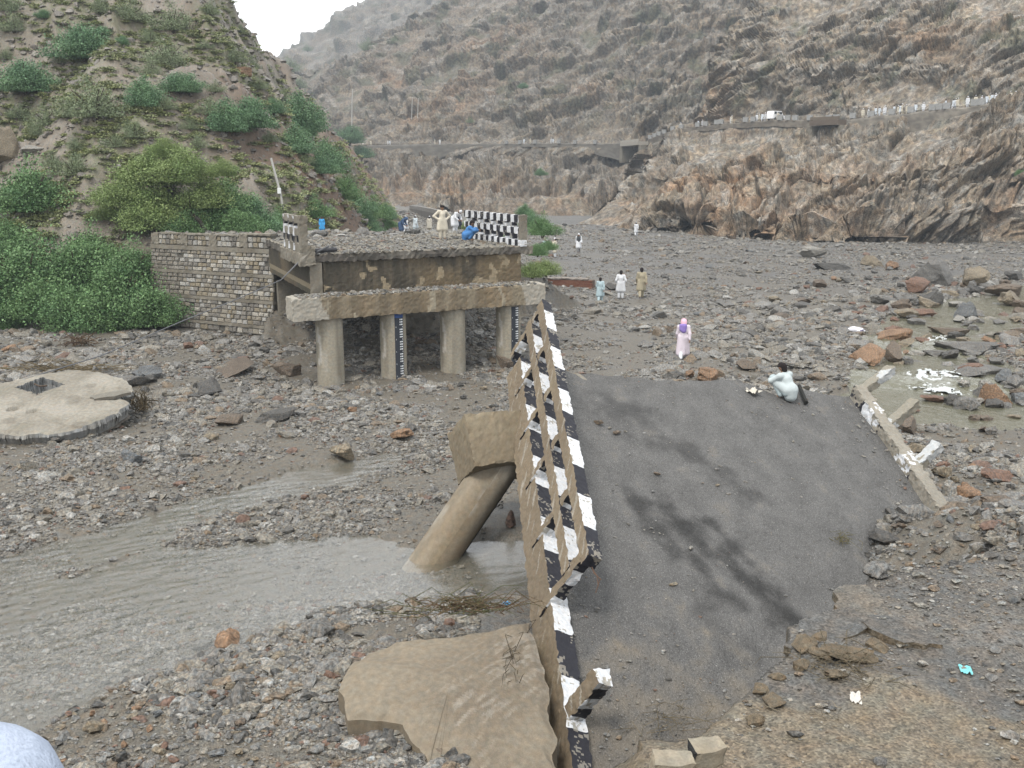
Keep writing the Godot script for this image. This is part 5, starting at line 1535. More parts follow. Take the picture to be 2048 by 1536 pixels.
func small_bridge(px0: float, px1: float, label: String, top: Color) -> void:
	var pm := (px0 + px1) / 2
	var a := ath(px0, lut(ROAD_PX, px0), lut(ROAD_D, px0) - 1.6); var b := ath(px1, lut(ROAD_PX, px1), lut(ROAD_D, px1) - 1.6)
	var u := (b - a); var len := u.length(); u = u.normalized(); var n := Vector3(-u.z, 0, u.x).normalized()
	if n.z < 0.0: n = -n
	var t := thing("road_culvert_bridge", label, "bridge", a)
	part_box("deck_slab", t, M.concrete, a, u, n, -0.4, len + 0.4, -0.5, 0.35, -6.0, 1.3, 0.5, flat(top), 0.02)
	part_box("parapet", t, M.concrete, a, u, n, -0.4, len + 0.4, 0.36, 0.9, 0.9, 1.25, 0.5, flat(top * 1.1), 0.02)
	part_box("abutment", t, M.concrete, a, u, n, -1.6, -0.1, -4.5, -0.52, -4.0, 0.9, 0.5, paint_concrete, 0.05)
	part_box("abutment", t, M.concrete, a, u, n, len + 0.1, len + 1.6, -4.5, -0.52, -4.0, 0.9, 0.5, paint_concrete, 0.05)
	part_box("back_wall", t, M.concrete, a, u, n, -0.1, len + 0.1, -6.5, -1.5, -4.0, -3.4, 0.5, func(p: Vector3, _n: Vector3) -> Color: return Color(0.25, 0.205, 0.145).lerp(Color(0.18, 0.145, 0.10), clampf(0.5 + n3(p, 1.0), 0, 1)), 0.05)

func build_road_far() -> void:
	ledge_wall("road_retaining_wall", "long smooth grey retaining wall under the far end of the cliff road", 735, 1246, [735, 8.0, 830, 7.0, 900, 3.0, 980, 0.9, 1150, 0.9, 1200, 3.0, 1246, 4.5], Color(0.13, 0.12, 0.105), Color(0.20, 0.185, 0.16), 0.4)
	ledge_wall("road_retaining_wall", "rubble retaining wall under the near end of the cliff road", 1688, 2150, [1688, 4.5, 1760, 6.5, 1850, 4.0, 1960, 3.0, 2150, 3], Color(0.16, 0.145, 0.125), Color(0.30, 0.27, 0.225), 0.9)
	ledge_wall("road_retaining_wall", "low stone kerb wall of the cliff road between its two small bridges", 1296, 1628, [1296, 1.4, 1400, 0.9, 1628, 1.2], Color(0.15, 0.13, 0.108), Color(0.25, 0.22, 0.18), 0.7)
	small_bridge(1251, 1283, "small road bridge with a pale deck over the gully in the cliff", Color(0.42, 0.39, 0.34))
	small_bridge(1634, 1684, "small road bridge with a dark brown deck over a cleft in the cliff", Color(0.16, 0.125, 0.095))
	# guard stones
	var gb := Bag.new()
	add_box(gb, Transform3D(Basis(), Vector3(0, 0.42, 0)), Vector3(1.0, 0.9, 0.5), 0.25, flat(Color(0.36, 0.36, 0.35)), 0.03)
	var gm := bag_mesh(gb)
	for px in [1300, 1309, 1318, 1328, 1345, 1362, 1395, 1411, 1433, 1442, 1491, 1506, 1560, 1575, 1590, 1619, 1657, 1672, 1705, 1742, 1783, 1821, 1864, 1878, 1893, 1948, 1962, 1013, 1040, 1070, 1118, 1150, 1190]:
		var o := mi("guard_stone", gm, M.concrete)
		o.position = ath(px, lut(ROAD_PX, px), lut(ROAD_D, px) - 0.6) + Vector3(0, 0.45, 0)
		o.rotation.y = -0.6
		tag(o, "pale guard stone on the edge of the cliff road, " + ("beyond the pale gully bridge" if px < 1245 else ("between its two small bridges" if px < 1634 else "past the dark bridge")), "guard stone", "guard stones of the cliff road")
	# a white van among the onlookers
	var vp := ath(1551, 245, lut(ROAD_D, 1551) + 2.4) + Vector3(0, 0.35, 0)
	var van := thing("van", "white van parked among onlookers on the cliff road", "van", vp); van.rotation.y = 0.75; van.scale = Vector3.ONE * 0.85
	var vb := Bag.new()
	var prof := [Vector2(-2.3, 0.35), Vector2(-2.3, 1.25), Vector2(-2.05, 1.95), Vector2(0.9, 2.0), Vector2(1.5, 1.2), Vector2(2.25, 1.0), Vector2(2.35, 0.4)]
	for i in prof.size():
		var p: Vector2 = prof[i]; var q: Vector2 = prof[(i + 1) % prof.size()]
		vb.quad(Vector3(p.x, p.y, 0.85), Vector3(p.x, p.y, -0.85), Vector3(q.x, q.y, -0.85), Vector3(q.x, q.y, 0.85), Color(0.75, 0.76, 0.77))
	for i in range(1, prof.size() - 1):
		for s in [0.85, -0.85]:
			vb.tri(Vector3(prof[0].x, prof[0].y, s), Vector3(prof[i].x, prof[i].y, s), Vector3(prof[i + 1].x, prof[i + 1].y, s), Color(0.75, 0.76, 0.77))
	mi("body", bag_mesh(vb), M.plain, van)
	for s in [0.86, -0.86]:
		for x in [-1.5, -0.4, 0.6]:
			var wb := Bag.new(); add_box(wb, Transform3D(Basis(), Vector3(x, 1.55, s)), Vector3(0.85, 0.5, 0.03), 1.0, flat(Color(0.02, 0.025, 0.03)))
			mi("window", bag_mesh(wb), M.rubber, van)
		for x in [-1.45, 1.45]:
			var wb := Bag.new(); add_tube(wb, [Vector3(x, 0.34, s - 0.12 * signf(s)), Vector3(x, 0.34, s + 0.03 * signf(s))], [0.34, 0.34], 14, Color(0.02, 0.02, 0.02))
			mi("wheel", bag_mesh(wb), M.rubber, van)
	# poles
	for a in [[703, 248, 178, 300, 0.0, "lone pole standing on the slope across the valley", 0.14], [823, 226, 194, 330, 0.0, "tall post, one of a pair on the far slope", 0.11], [835, 224, 196, 330, 0.0, "second post of the pair on the far slope", 0.11], [580, 460, 316, 62, -1.35, "leaning pale utility pole rising from the bushes behind the wall", 0.07]]:
		var p := ath(a[0], a[1], a[3]); var q := ath(a[0] + (-38 if a[4] != 0.0 else 2), a[2], a[3])
		var b := Bag.new(); add_tube(b, [Vector3(0, -2.0, 0), (q - p) * 0.5, q - p], [a[6] * 1.25, a[6] * 1.1, a[6]], 8, Color(0.36, 0.35, 0.33))
		if a[4] == 0.0: add_tube(b, [(q - p) * 0.93 + Vector3(-0.8, 0, 0), (q - p) * 0.93 + Vector3(0.8, 0, 0)], [0.06, 0.06], 6, Color(0.3, 0.29, 0.27))
		else: add_box(b, Transform3D(Basis(), (q - p) * 0.55 + Vector3(0, 0, 0.1)), Vector3(0.2, 0.35, 0.14), 1.0, flat(Color(0.65, 0.66, 0.66)))
		var o := mi("utility_pole", bag_mesh(b), M.plain); o.position = p
		tag(o, a[5], "pole")
	# parapet of the far approach road
	var pb := Bag.new(); var p0 := Vector3(-8.3, 2.3, -106)
	var pts := [ath(902, 436, 100), ath(872, 428, 116), ath(846, 422, 132), ath(822, 418, 150)]
	for i in 3:
		var a: Vector3 = pts[i]; var b: Vector3 = pts[i + 1]; var u := (b - a).normalized(); var n := Vector3(-u.z, 0, u.x)
		var l := a.distance_to(b)
		add_box(pb, Transform3D(Basis(u, Vector3.UP, n), (a + b) / 2 - pts[0] + Vector3(0, -0.4, 0)), Vector3(l + 0.2, 1.9, 0.4), 0.5, func(p: Vector3, nn: Vector3) -> Color: return Color(0.30, 0.29, 0.27) if p.y > 0.5 else Color(0.19, 0.18, 0.165), 0.03)
	var po := mi("road_parapet", bag_mesh(pb), M.concrete); po.position = pts[0]
	tag(po, "low grey parapet along the bend of the far approach road", "parapet")
	# red brick retaining wall down on the bar
	var w0 := ath(1096, 579, 68.5); var w1 := ath(1186, 581, 67.6)
	var u := (w1 - w0); u.y = 0; var len := u.length(); u = u.normalized(); var n := Vector3(-u.z, 0, u.x)
	if n.z < 0: n = -n
	var bw := thing("brick_wall", "low red brick wall half buried in the gravel bar", "wall", w0)
	part_box("core", bw, M.concrete, w0, u, n, -0.6, len, -0.6, 0.74, -0.6, -0.04, 0.3, flat(Color(0.16, 0.11, 0.085)), 0.02)
	part_box("coping", bw, M.concrete, w0, u, n, -0.8, len - 0.4, 0.742, 0.83, -0.62, 0.05, 0.2, flat(Color(0.27, 0.235, 0.20)), 0.03)
	var bricks := Bag.new()
	for j in 10:
		var x := -0.6 - 0.11 * (j % 2)
		while x < len - 0.1 * j * 0.3:
			var k := Color(0.185, 0.075, 0.05).lerp(Color(0.235, 0.115, 0.075), rng.randf())
			add_box(bricks, Transform3D(Basis(u, Vector3.UP, n), u * (x + 0.11) + Vector3.UP * (-0.04 + 0.078 * j) + n * -0.02), Vector3(0.215, 0.066, 0.08 + rng.randf() * 0.02), 1.0, flat(k))
			x += 0.226
	var br := mi("brickwork", bag_mesh(bricks), M.concrete, bw); br.set_meta("kind", "stuff")
	for k in 9:
		var b := Bag.new(); add_box(b, Transform3D(), Vector3(0.24, 0.1, 0.12), 0.06, flat(Color(0.26, 0.13, 0.085)), 0.01)
		var o := mi("fallen_brick", bag_mesh(b), M.concrete); o.position = w0 + u * (len - 0.3 + rng.randf() * 1.0) + n * rng.randf_range(0.1, 0.6) + Vector3(0, 0.05 + 0.09 * (k % 3), 0); o.rotation = Vector3(rng.randf() * 0.4, rng.randf() * TAU, rng.randf() * 0.4)
		tag(o, "loose red brick heaped at the broken end of the low brick wall", "brick", "bricks fallen from the low brick wall")
	# cable from the deck's corner down across the flat
	var cb := Bag.new(); var cp := []
	for a in [[658, 492, 38.3], [602, 520, 38.5], [562, 560, 38.0], [470, 600, 37.0], [370, 640, 36.0], [200, 712, 34.0], [60, 755, 32.0], [-60, 790, 31.0]]: cp.append(at(a[0], a[1], a[2]))
	var c0: Vector3 = cp[0]
	for i in cp.size(): cp[i] -= c0
	var cr := []
	for i in cp.size(): cr.append(0.045 if i < 2 else 0.02)
	add_tube(cb, cp, cr, 6, Color(0.10, 0.105, 0.11))
	var co := mi("cable", bag_mesh(cb), M.rubber); co.position = c0
	tag(co, "grey cable hanging from the corner of the standing deck down to the flat", "cable")

# ------------------------------------------------------------------ people
# bones: [from, to, radius, radius]; a smooth union of tapered capsules, meshed as surface nets
func sdf_mesh(bones: Array, cell: float, k: float, colour: Callable, bag: Bag) -> void:
	var lo := Vector3.ONE * 1e9; var hi := -lo
	for b in bones:
		var m: float = maxf(b[2], b[3]) + k + cell * 2.0
		for p in [b[0], b[1]]: lo = lo.min(p - Vector3.ONE * m); hi = hi.max(p + Vector3.ONE * m)
	var nx := int((hi.x - lo.x) / cell) + 2; var ny := int((hi.y - lo.y) / cell) + 2; var nz := int((hi.z - lo.z) / cell) + 2
	var f := PackedFloat32Array(); f.resize(nx * ny * nz); f.fill(1.0)
	for b in bones:
		var a: Vector3 = b[0]; var e: Vector3 = b[1]; var r0: float = b[2]; var r1: float = b[3]
		var m := maxf(r0, r1) + k + cell * 2.0
		var l := (a.min(e) - Vector3.ONE * m - lo) / cell; var h := (a.max(e) + Vector3.ONE * m - lo) / cell
		var d := e - a; var dd := maxf(d.length_squared(), 1e-9)
		for z in range(maxi(0, int(l.z)), mini(nz, int(h.z) + 1)):
			for y in range(maxi(0, int(l.y)), mini(ny, int(h.y) + 1)):
				for x in range(maxi(0, int(l.x)), mini(nx, int(h.x) + 1)):
					var p := lo + Vector3(x, y, z) * cell - a
					var t := clampf(p.dot(d) / dd, 0, 1)
					var s := (p - d * t).length() - lerpf(r0, r1, t)
					var i := (z * ny + y) * nx + x
					var o := f[i]; var q := maxf(k - absf(o - s), 0.0) / k
					f[i] = minf(o, s) - q * q * k * 0.25
	var at_cell := PackedInt32Array(); at_cell.resize(nx * ny * nz); at_cell.fill(-1)
	var v := PackedVector3Array()
	var step := [0, 1, nx, nx + 1, nx * ny, nx * ny + 1, nx * ny + nx, nx * ny + nx + 1]
	var off := [Vector3(0, 0, 0), Vector3(1, 0, 0), Vector3(0, 1, 0), Vector3(1, 1, 0), Vector3(0, 0, 1), Vector3(1, 0, 1), Vector3(0, 1, 1), Vector3(1, 1, 1)]
	var edges := [0, 1, 2, 3, 4, 5, 6, 7, 0, 2, 1, 3, 4, 6, 5, 7, 0, 4, 1, 5, 2, 6, 3, 7]
	for z in nz - 1:
		for y in ny - 1:
			for x in nx - 1:
				var i := (z * ny + y) * nx + x
				var c := 0
				for q in 8: if f[i + step[q]] < 0.0: c += 1
				if c == 0 or c == 8: continue
				var s := Vector3.ZERO; var n := 0
				for q: int in range(0, 24, 2):
					var fa := f[i + step[edges[q]]]; var fb := f[i + step[edges[q + 1]]]
					if (fa < 0.0) != (fb < 0.0):
						s += off[edges[q]].lerp(off[edges[q + 1]], fa / (fa - fb)); n += 1
				at_cell[i] = v.size()
				v.append(lo + (Vector3(x, y, z) + s / n) * cell)
	for z in range(1, nz - 1):
		for y in range(1, ny - 1):
			for x in range(1, nx - 1):
				var i := (z * ny + y) * nx + x
				for ax in 3:
					var st: int = [1, nx, nx * ny][ax]; var u: int = [nx, nx * ny, 1][ax]; var w: int = [nx * ny, 1, nx][ax]
					var fa := f[i] < 0.0; var fb := f[i + st] < 0.0
					if fa == fb: continue
					var a := at_cell[i - u - w]; var b := at_cell[i - w]; var c := at_cell[i]; var e := at_cell[i - u]
					if a < 0 or b < 0 or c < 0 or e < 0: continue
					var col: Color = colour.call((v[a] + v[c]) / 2)
					if fa: bag.quad(v[a], v[e], v[c], v[b], col)
					else: bag.quad(v[a], v[b], v[c], v[e], col)

func smooth_mesh(b: Bag) -> ArrayMesh:                   # welds a bag so that it shades smoothly
	var seen := {}; var v := PackedVector3Array(); var c := PackedColorArray(); var idx := PackedInt32Array()
	for i in b.v.size():
		var k := b.v[i]
		if not seen.has(k): seen[k] = v.size(); v.append(k); c.append(b.c[i])
		idx.append(seen[k])
	return mesh_of(v, idx, c)

var hand_bag: Bag

func hand() -> Bag:                                      # a relaxed hand along -y, thumb to +z, palm to +x
	if hand_bag: return hand_bag
	hand_bag = Bag.new()
	var bones := [[Vector3(0, 0.01, 0), Vector3(0, -0.075, 0.012), 0.022, 0.026], [Vector3(0, -0.03, -0.015), Vector3(0.003, -0.08, -0.022), 0.018, 0.017]]
	for k in 4:
		var z := 0.03 - 0.02 * k; var l: float = [0.068, 0.076, 0.07, 0.054][k]
		var p := Vector3(0.002, -0.085, z); var q := p + Vector3(0.010, -l * 0.5, 0); var r := q + Vector3(0.022, -l * 0.42, 0)
		bones.append([p, q, 0.0095, 0.009]); bones.append([q, r, 0.009, 0.0075])
	bones.append([Vector3(0.006, -0.03, 0.028), Vector3(0.016, -0.062, 0.052), 0.013, 0.011]); bones.append([Vector3(0.016, -0.062, 0.052), Vector3(0.022, -0.09, 0.056), 0.0105, 0.008])
	sdf_mesh(bones, 0.006, 0.006, one(SKIN), hand_bag)
	return hand_bag

const SKIN := Color(0.20, 0.115, 0.072)

func head_bones(c: Vector3, f: Vector3, up: Vector3, s: float) -> Array:   # c: middle of the skull, f: where the face looks
	var r := f.cross(up).normalized()
	return [[c + (up * 0.025 - f * 0.015) * s, c + (up * 0.02 + f * 0.015) * s, 0.098 * s, 0.095 * s], [c + (f * 0.03 - up * 0.03) * s, c + (f * 0.045 - up * 0.085) * s, 0.066 * s, 0.045 * s],
		[c + (f * 0.095 + up * 0.015) * s, c + (f * 0.118 - up * 0.025) * s, 0.012 * s, 0.017 * s], [c + (r * 0.092 - up * 0.0) * s, c + (r * 0.096 - up * 0.035) * s, 0.014 * s, 0.010 * s], [c + (-r * 0.092) * s, c + (-r * 0.096 - up * 0.035) * s, 0.014 * s, 0.010 * s]]

# j: joints of the pose, in metres for a 1.7 m adult facing +z
func pose(kind: String) -> Dictionary:
	var j := {"pel": Vector3(0, 0.95, 0), "chest": Vector3(0, 1.28, 0), "neck": Vector3(0, 1.45, 0), "head": Vector3(0, 1.585, 0.02), "face": Vector3(0, 0, 1),
		"sl": Vector3(-0.185, 1.40, 0), "sr": Vector3(0.185, 1.40, 0), "el": Vector3(-0.25, 1.12, -0.03), "er": Vector3(0.25, 1.12, -0.03), "wl": Vector3(-0.26, 0.88, 0.06), "wr": Vector3(0.26, 0.88, 0.06),
		"hl": Vector3(-0.09, 0.92, 0), "hr": Vector3(0.09, 0.92, 0), "kl": Vector3(-0.10, 0.50, 0.03), "kr": Vector3(0.10, 0.50, 0.03), "al": Vector3(-0.11, 0.08, 0), "ar": Vector3(0.11, 0.08, 0), "tl": Vector3(-0.13, 0.025, 0.16), "tr": Vector3(0.13, 0.025, 0.16)}
	if kind == "walk":
		j.kl = Vector3(-0.09, 0.51, 0.16); j.al = Vector3(-0.09, 0.10, 0.18); j.tl = Vector3(-0.10, 0.05, 0.35); j.kr = Vector3(0.09, 0.50, -0.04); j.ar = Vector3(0.09, 0.13, -0.28); j.tr = Vector3(0.10, 0.03, -0.15)
		j.wl = Vector3(-0.25, 0.90, -0.16); j.el = Vector3(-0.25, 1.13, -0.10); j.wr = Vector3(0.25, 0.92, 0.18); j.er = Vector3(0.25, 1.12, 0.02)
	elif kind == "akimbo":
		j.el = Vector3(-0.43, 1.17, -0.08); j.er = Vector3(0.43, 1.17, -0.08); j.wl = Vector3(-0.20, 1.00, 0.05); j.wr = Vector3(0.20, 1.00, 0.05)
	elif kind == "arms_up":
		j.er = Vector3(0.33, 1.18, 0.08); j.wr = Vector3(0.20, 1.40, 0.18); j.el = Vector3(-0.30, 1.14, -0.04)
	elif kind == "bend":
		j.pel = Vector3(0, 0.92, -0.08); j.chest = Vector3(0, 1.15, 0.16); j.neck = Vector3(0, 1.27, 0.30); j.head = Vector3(0, 1.33, 0.43); j.sl = Vector3(-0.18, 1.24, 0.22); j.sr = Vector3(0.18, 1.24, 0.22)
		j.el = Vector3(-0.24, 0.98, 0.27); j.er = Vector3(0.24, 0.98, 0.27); j.wl = Vector3(-0.15, 0.84, 0.42); j.wr = Vector3(0.15, 0.84, 0.42); j.hl = Vector3(-0.09, 0.90, -0.08); j.hr = Vector3(0.09, 0.90, -0.08)
	elif kind == "squat":
		j.pel = Vector3(0, 0.20, -0.14); j.chest = Vector3(0, 0.50, 0.02); j.neck = Vector3(0, 0.66, 0.09); j.head = Vector3(0, 0.79, 0.15); j.sl = Vector3(-0.19, 0.60, 0.07); j.sr = Vector3(0.19, 0.60, 0.07)
		j.hl = Vector3(-0.10, 0.18, -0.12); j.hr = Vector3(0.10, 0.18, -0.12); j.kl = Vector3(-0.17, 0.50, 0.30); j.kr = Vector3(0.17, 0.50, 0.30); j.al = Vector3(-0.14, 0.08, 0.04); j.ar = Vector3(0.14, 0.08, 0.04); j.tl = Vector3(-0.17, 0.025, 0.20); j.tr = Vector3(0.17, 0.025, 0.20)
		j.el = Vector3(-0.29, 0.45, 0.28); j.er = Vector3(0.29, 0.45, 0.28); j.wl = Vector3(-0.10, 0.47, 0.46); j.wr = Vector3(0.12, 0.44, 0.46)
	elif kind == "pocket":
		j.el = Vector3(-0.29, 1.13, -0.08); j.er = Vector3(0.29, 1.13, -0.08); j.wl = Vector3(-0.20, 0.93, 0.08); j.wr = Vector3(0.20, 0.93, 0.08)
	return j

# look: {"shirt", "trousers", "hair", "cap", "scarf", "bundle", "vest"} colours; cell: fineness
func person(label: String, p: Vector3, turn: float, tall: float, kind: String, look: Dictionary, cell: float, group := "") -> Node3D:
	var o := thing("person", label, "person", p, group)
	o.rotation.y = turn; o.scale = Vector3.ONE * (tall / 1.7)
	var j := pose(kind)
	var sk: Callable = one(look.get("skin", SKIN))
	var up: Vector3 = (j.head - j.neck).normalized()
	var body := Bag.new()
	var bb := [[j.pel, j.chest, 0.115, 0.125], [j.chest, j.neck - Vector3(0, 0.03, 0), 0.12, 0.075], [j.sl, j.sr, 0.062, 0.062], [j.neck - Vector3(0, 0.02, 0), j.head - up * 0.04, 0.056, 0.052]]
	for s in ["l", "r"]:
		bb.append([j["s" + s], j["e" + s], 0.052, 0.040]); bb.append([j["e" + s], j["w" + s], 0.039, 0.026])
		bb.append([j["h" + s], j["k" + s], 0.082, 0.055]); bb.append([j["k" + s], j["a" + s], 0.054, 0.036]); bb.append([j["a" + s] - Vector3(0, 0.02, 0), j["t" + s], 0.038, 0.026])
	bb.append_array(head_bones(j.head, j.face, up if kind != "bend" else Vector3.UP, 1.0))
	sdf_mesh(bb, cell, 0.03, sk, body)
	for s in ["l", "r"]:
		var d: Vector3 = (j["w" + s] - j["e" + s]).normalized()
		var sgn := 1.0 if s == "l" else -1.0
		var x := (Vector3(sgn, 0, 0) - d * d.x * sgn).normalized(); var z := x.cross(-d).normalized()
		var t := Transform3D(Basis(x, -d, z), j["w" + s])
		var hb := hand()
		for i in hb.v.size(): body.v.append(t * hb.v[i]); body.c.append(look.get("skin", SKIN))
	mi("body", smooth_mesh(body), M.skin, o)
	# loose trousers
	var tr := Bag.new(); var tb := [[j.pel + Vector3(0, 0.02, 0), j.pel - Vector3(0, 0.03, 0), 0.15, 0.15]]
	for s in ["l", "r"]:
		tb.append([j["h" + s], j["k" + s], 0.125, 0.105]); tb.append([j["k" + s], j["a" + s].lerp(j["k" + s], 0.06), 0.105, 0.075])
	var fold := func(c: Color) -> Callable: return func(q: Vector3) -> Color: return c * (1.0 + 0.10 * nm.get_noise_3dv(q * 14.0))
	sdf_mesh(tb, cell, 0.03, fold.call(look.trousers), tr)
	mi("trousers", smooth_mesh(tr), M.cloth, o)
	# long shirt: bodice, skirt that falls to the knee, sleeves
	var sh := Bag.new(); var sb := [[j.chest, j.neck - Vector3(0, 0.05, 0), 0.155, 0.09], [j.pel, j.chest, 0.155, 0.155], [j.sl, j.sr, 0.085, 0.085]]
	if kind == "squat":
		sb.append([j.pel + Vector3(0, 0.05, -0.02), j.pel + Vector3(0, -0.10, -0.02), 0.19, 0.17])
		for s in ["l", "r"]: sb.append([j["h" + s] + Vector3(0, 0.06, 0), j["k" + s] + Vector3(0, -0.05, 0), 0.14, 0.12])
	else:
		for s in ["l", "r"]:
			var kk: Vector3 = j["k" + s]
			var hem: Vector3 = j["h" + s].lerp(kk, 0.92) + Vector3((kk.x) * 0.5, look.get("hem", 0.0), -0.02)
			sb.append([j["h" + s] + Vector3(0, 0.05, 0), hem, 0.15, 0.155])
			sb.append([j["h" + s] * Vector3(0.2, 1, 1), hem * Vector3(0.2, 1, 1), 0.14, 0.14])
	for s in ["l", "r"]: sb.append([j["s" + s], j["e" + s], 0.078, 0.066]); sb.append([j["e" + s], j["w" + s].lerp(j["e" + s], 0.08), 0.064, 0.054])
	sdf_mesh(sb, cell, 0.035, fold.call(look.shirt), sh)
	mi("long_shirt", smooth_mesh(sh), M.cloth, o)
	if look.has("vest"):
		var vb := Bag.new()
		sdf_mesh([[j.pel + Vector3(0, 0.05, -0.01), j.chest, 0.172, 0.172], [j.chest, j.neck - Vector3(0, 0.06, 0.0), 0.172, 0.10], [j.sl * Vector3(0.8, 1, 1), j.sr * Vector3(0.8, 1, 1), 0.095, 0.095]], cell, 0.03, fold.call(look.vest), vb)
		mi("waistcoat", smooth_mesh(vb), M.cloth, o)
	if look.has("scarf"):
		var cb := Bag.new(); var back: Vector3 = -j.face
		sdf_mesh([[j.head + up * 0.04, j.head + back * 0.03 - up * 0.03, 0.125, 0.122], [j.head + back * 0.05, j.neck + back * 0.06, 0.115, 0.12]], cell, 0.03, one(look.scarf), cb)
		sdf_mesh([[j.neck + back * 0.08, j.chest + back * 0.10 + Vector3(0, -0.02, 0), 0.13, 0.11], [j.neck + back * 0.05 + Vector3(0.1, 0, 0), j.chest + back * 0.09 + Vector3(0.08, 0.02, 0), 0.09, 0.09]], cell, 0.03, one(look.get("scarf_tail", look.scarf)), cb)
		mi("head_scarf", smooth_mesh(cb), M.cloth, o)
	elif look.has("cap"):
		var cb := Bag.new()
		sdf_mesh([[j.head + up * 0.055, j.head + up * 0.085, 0.104, 0.088]], minf(cell, 0.02), 0.02, one(look.cap), cb)
		mi("cap", smooth_mesh(cb), M.cloth, o)
		var hb2 := Bag.new()
		sdf_mesh([[j.head + up * 0.02 - j.face * 0.03, j.head - up * 0.03 - j.face * 0.045, 0.10, 0.078]], minf(cell, 0.02), 0.02, one(look.get("hair", Color(0.012, 0.010, 0.009))), hb2)
		mi("hair", smooth_mesh(hb2), M.cloth, o)
	else:
		var hb2 := Bag.new(); var f: Vector3 = j.face
		sdf_mesh([[j.head + up * 0.045 - f * 0.018, j.head + up * 0.06 + f * 0.022, 0.106, 0.094], [j.head + up * 0.02 - f * 0.04, j.head - up * 0.045 - f * 0.045, 0.094, 0.075]], minf(cell, 0.02), 0.02, one(look.get("hair", Color(0.012, 0.010, 0.009))), hb2)
		mi("hair", smooth_mesh(hb2), M.cloth, o)
	if look.has("bundle"):
		var qb := Bag.new()
		sdf_mesh([[Vector3(-0.2, 1.08, 0.18), Vector3(0.2, 1.10, 0.18), 0.11, 0.11]], cell, 0.03, one(look.bundle), qb)
		mi("bundle", smooth_mesh(qb), M.cloth, o)
	return o

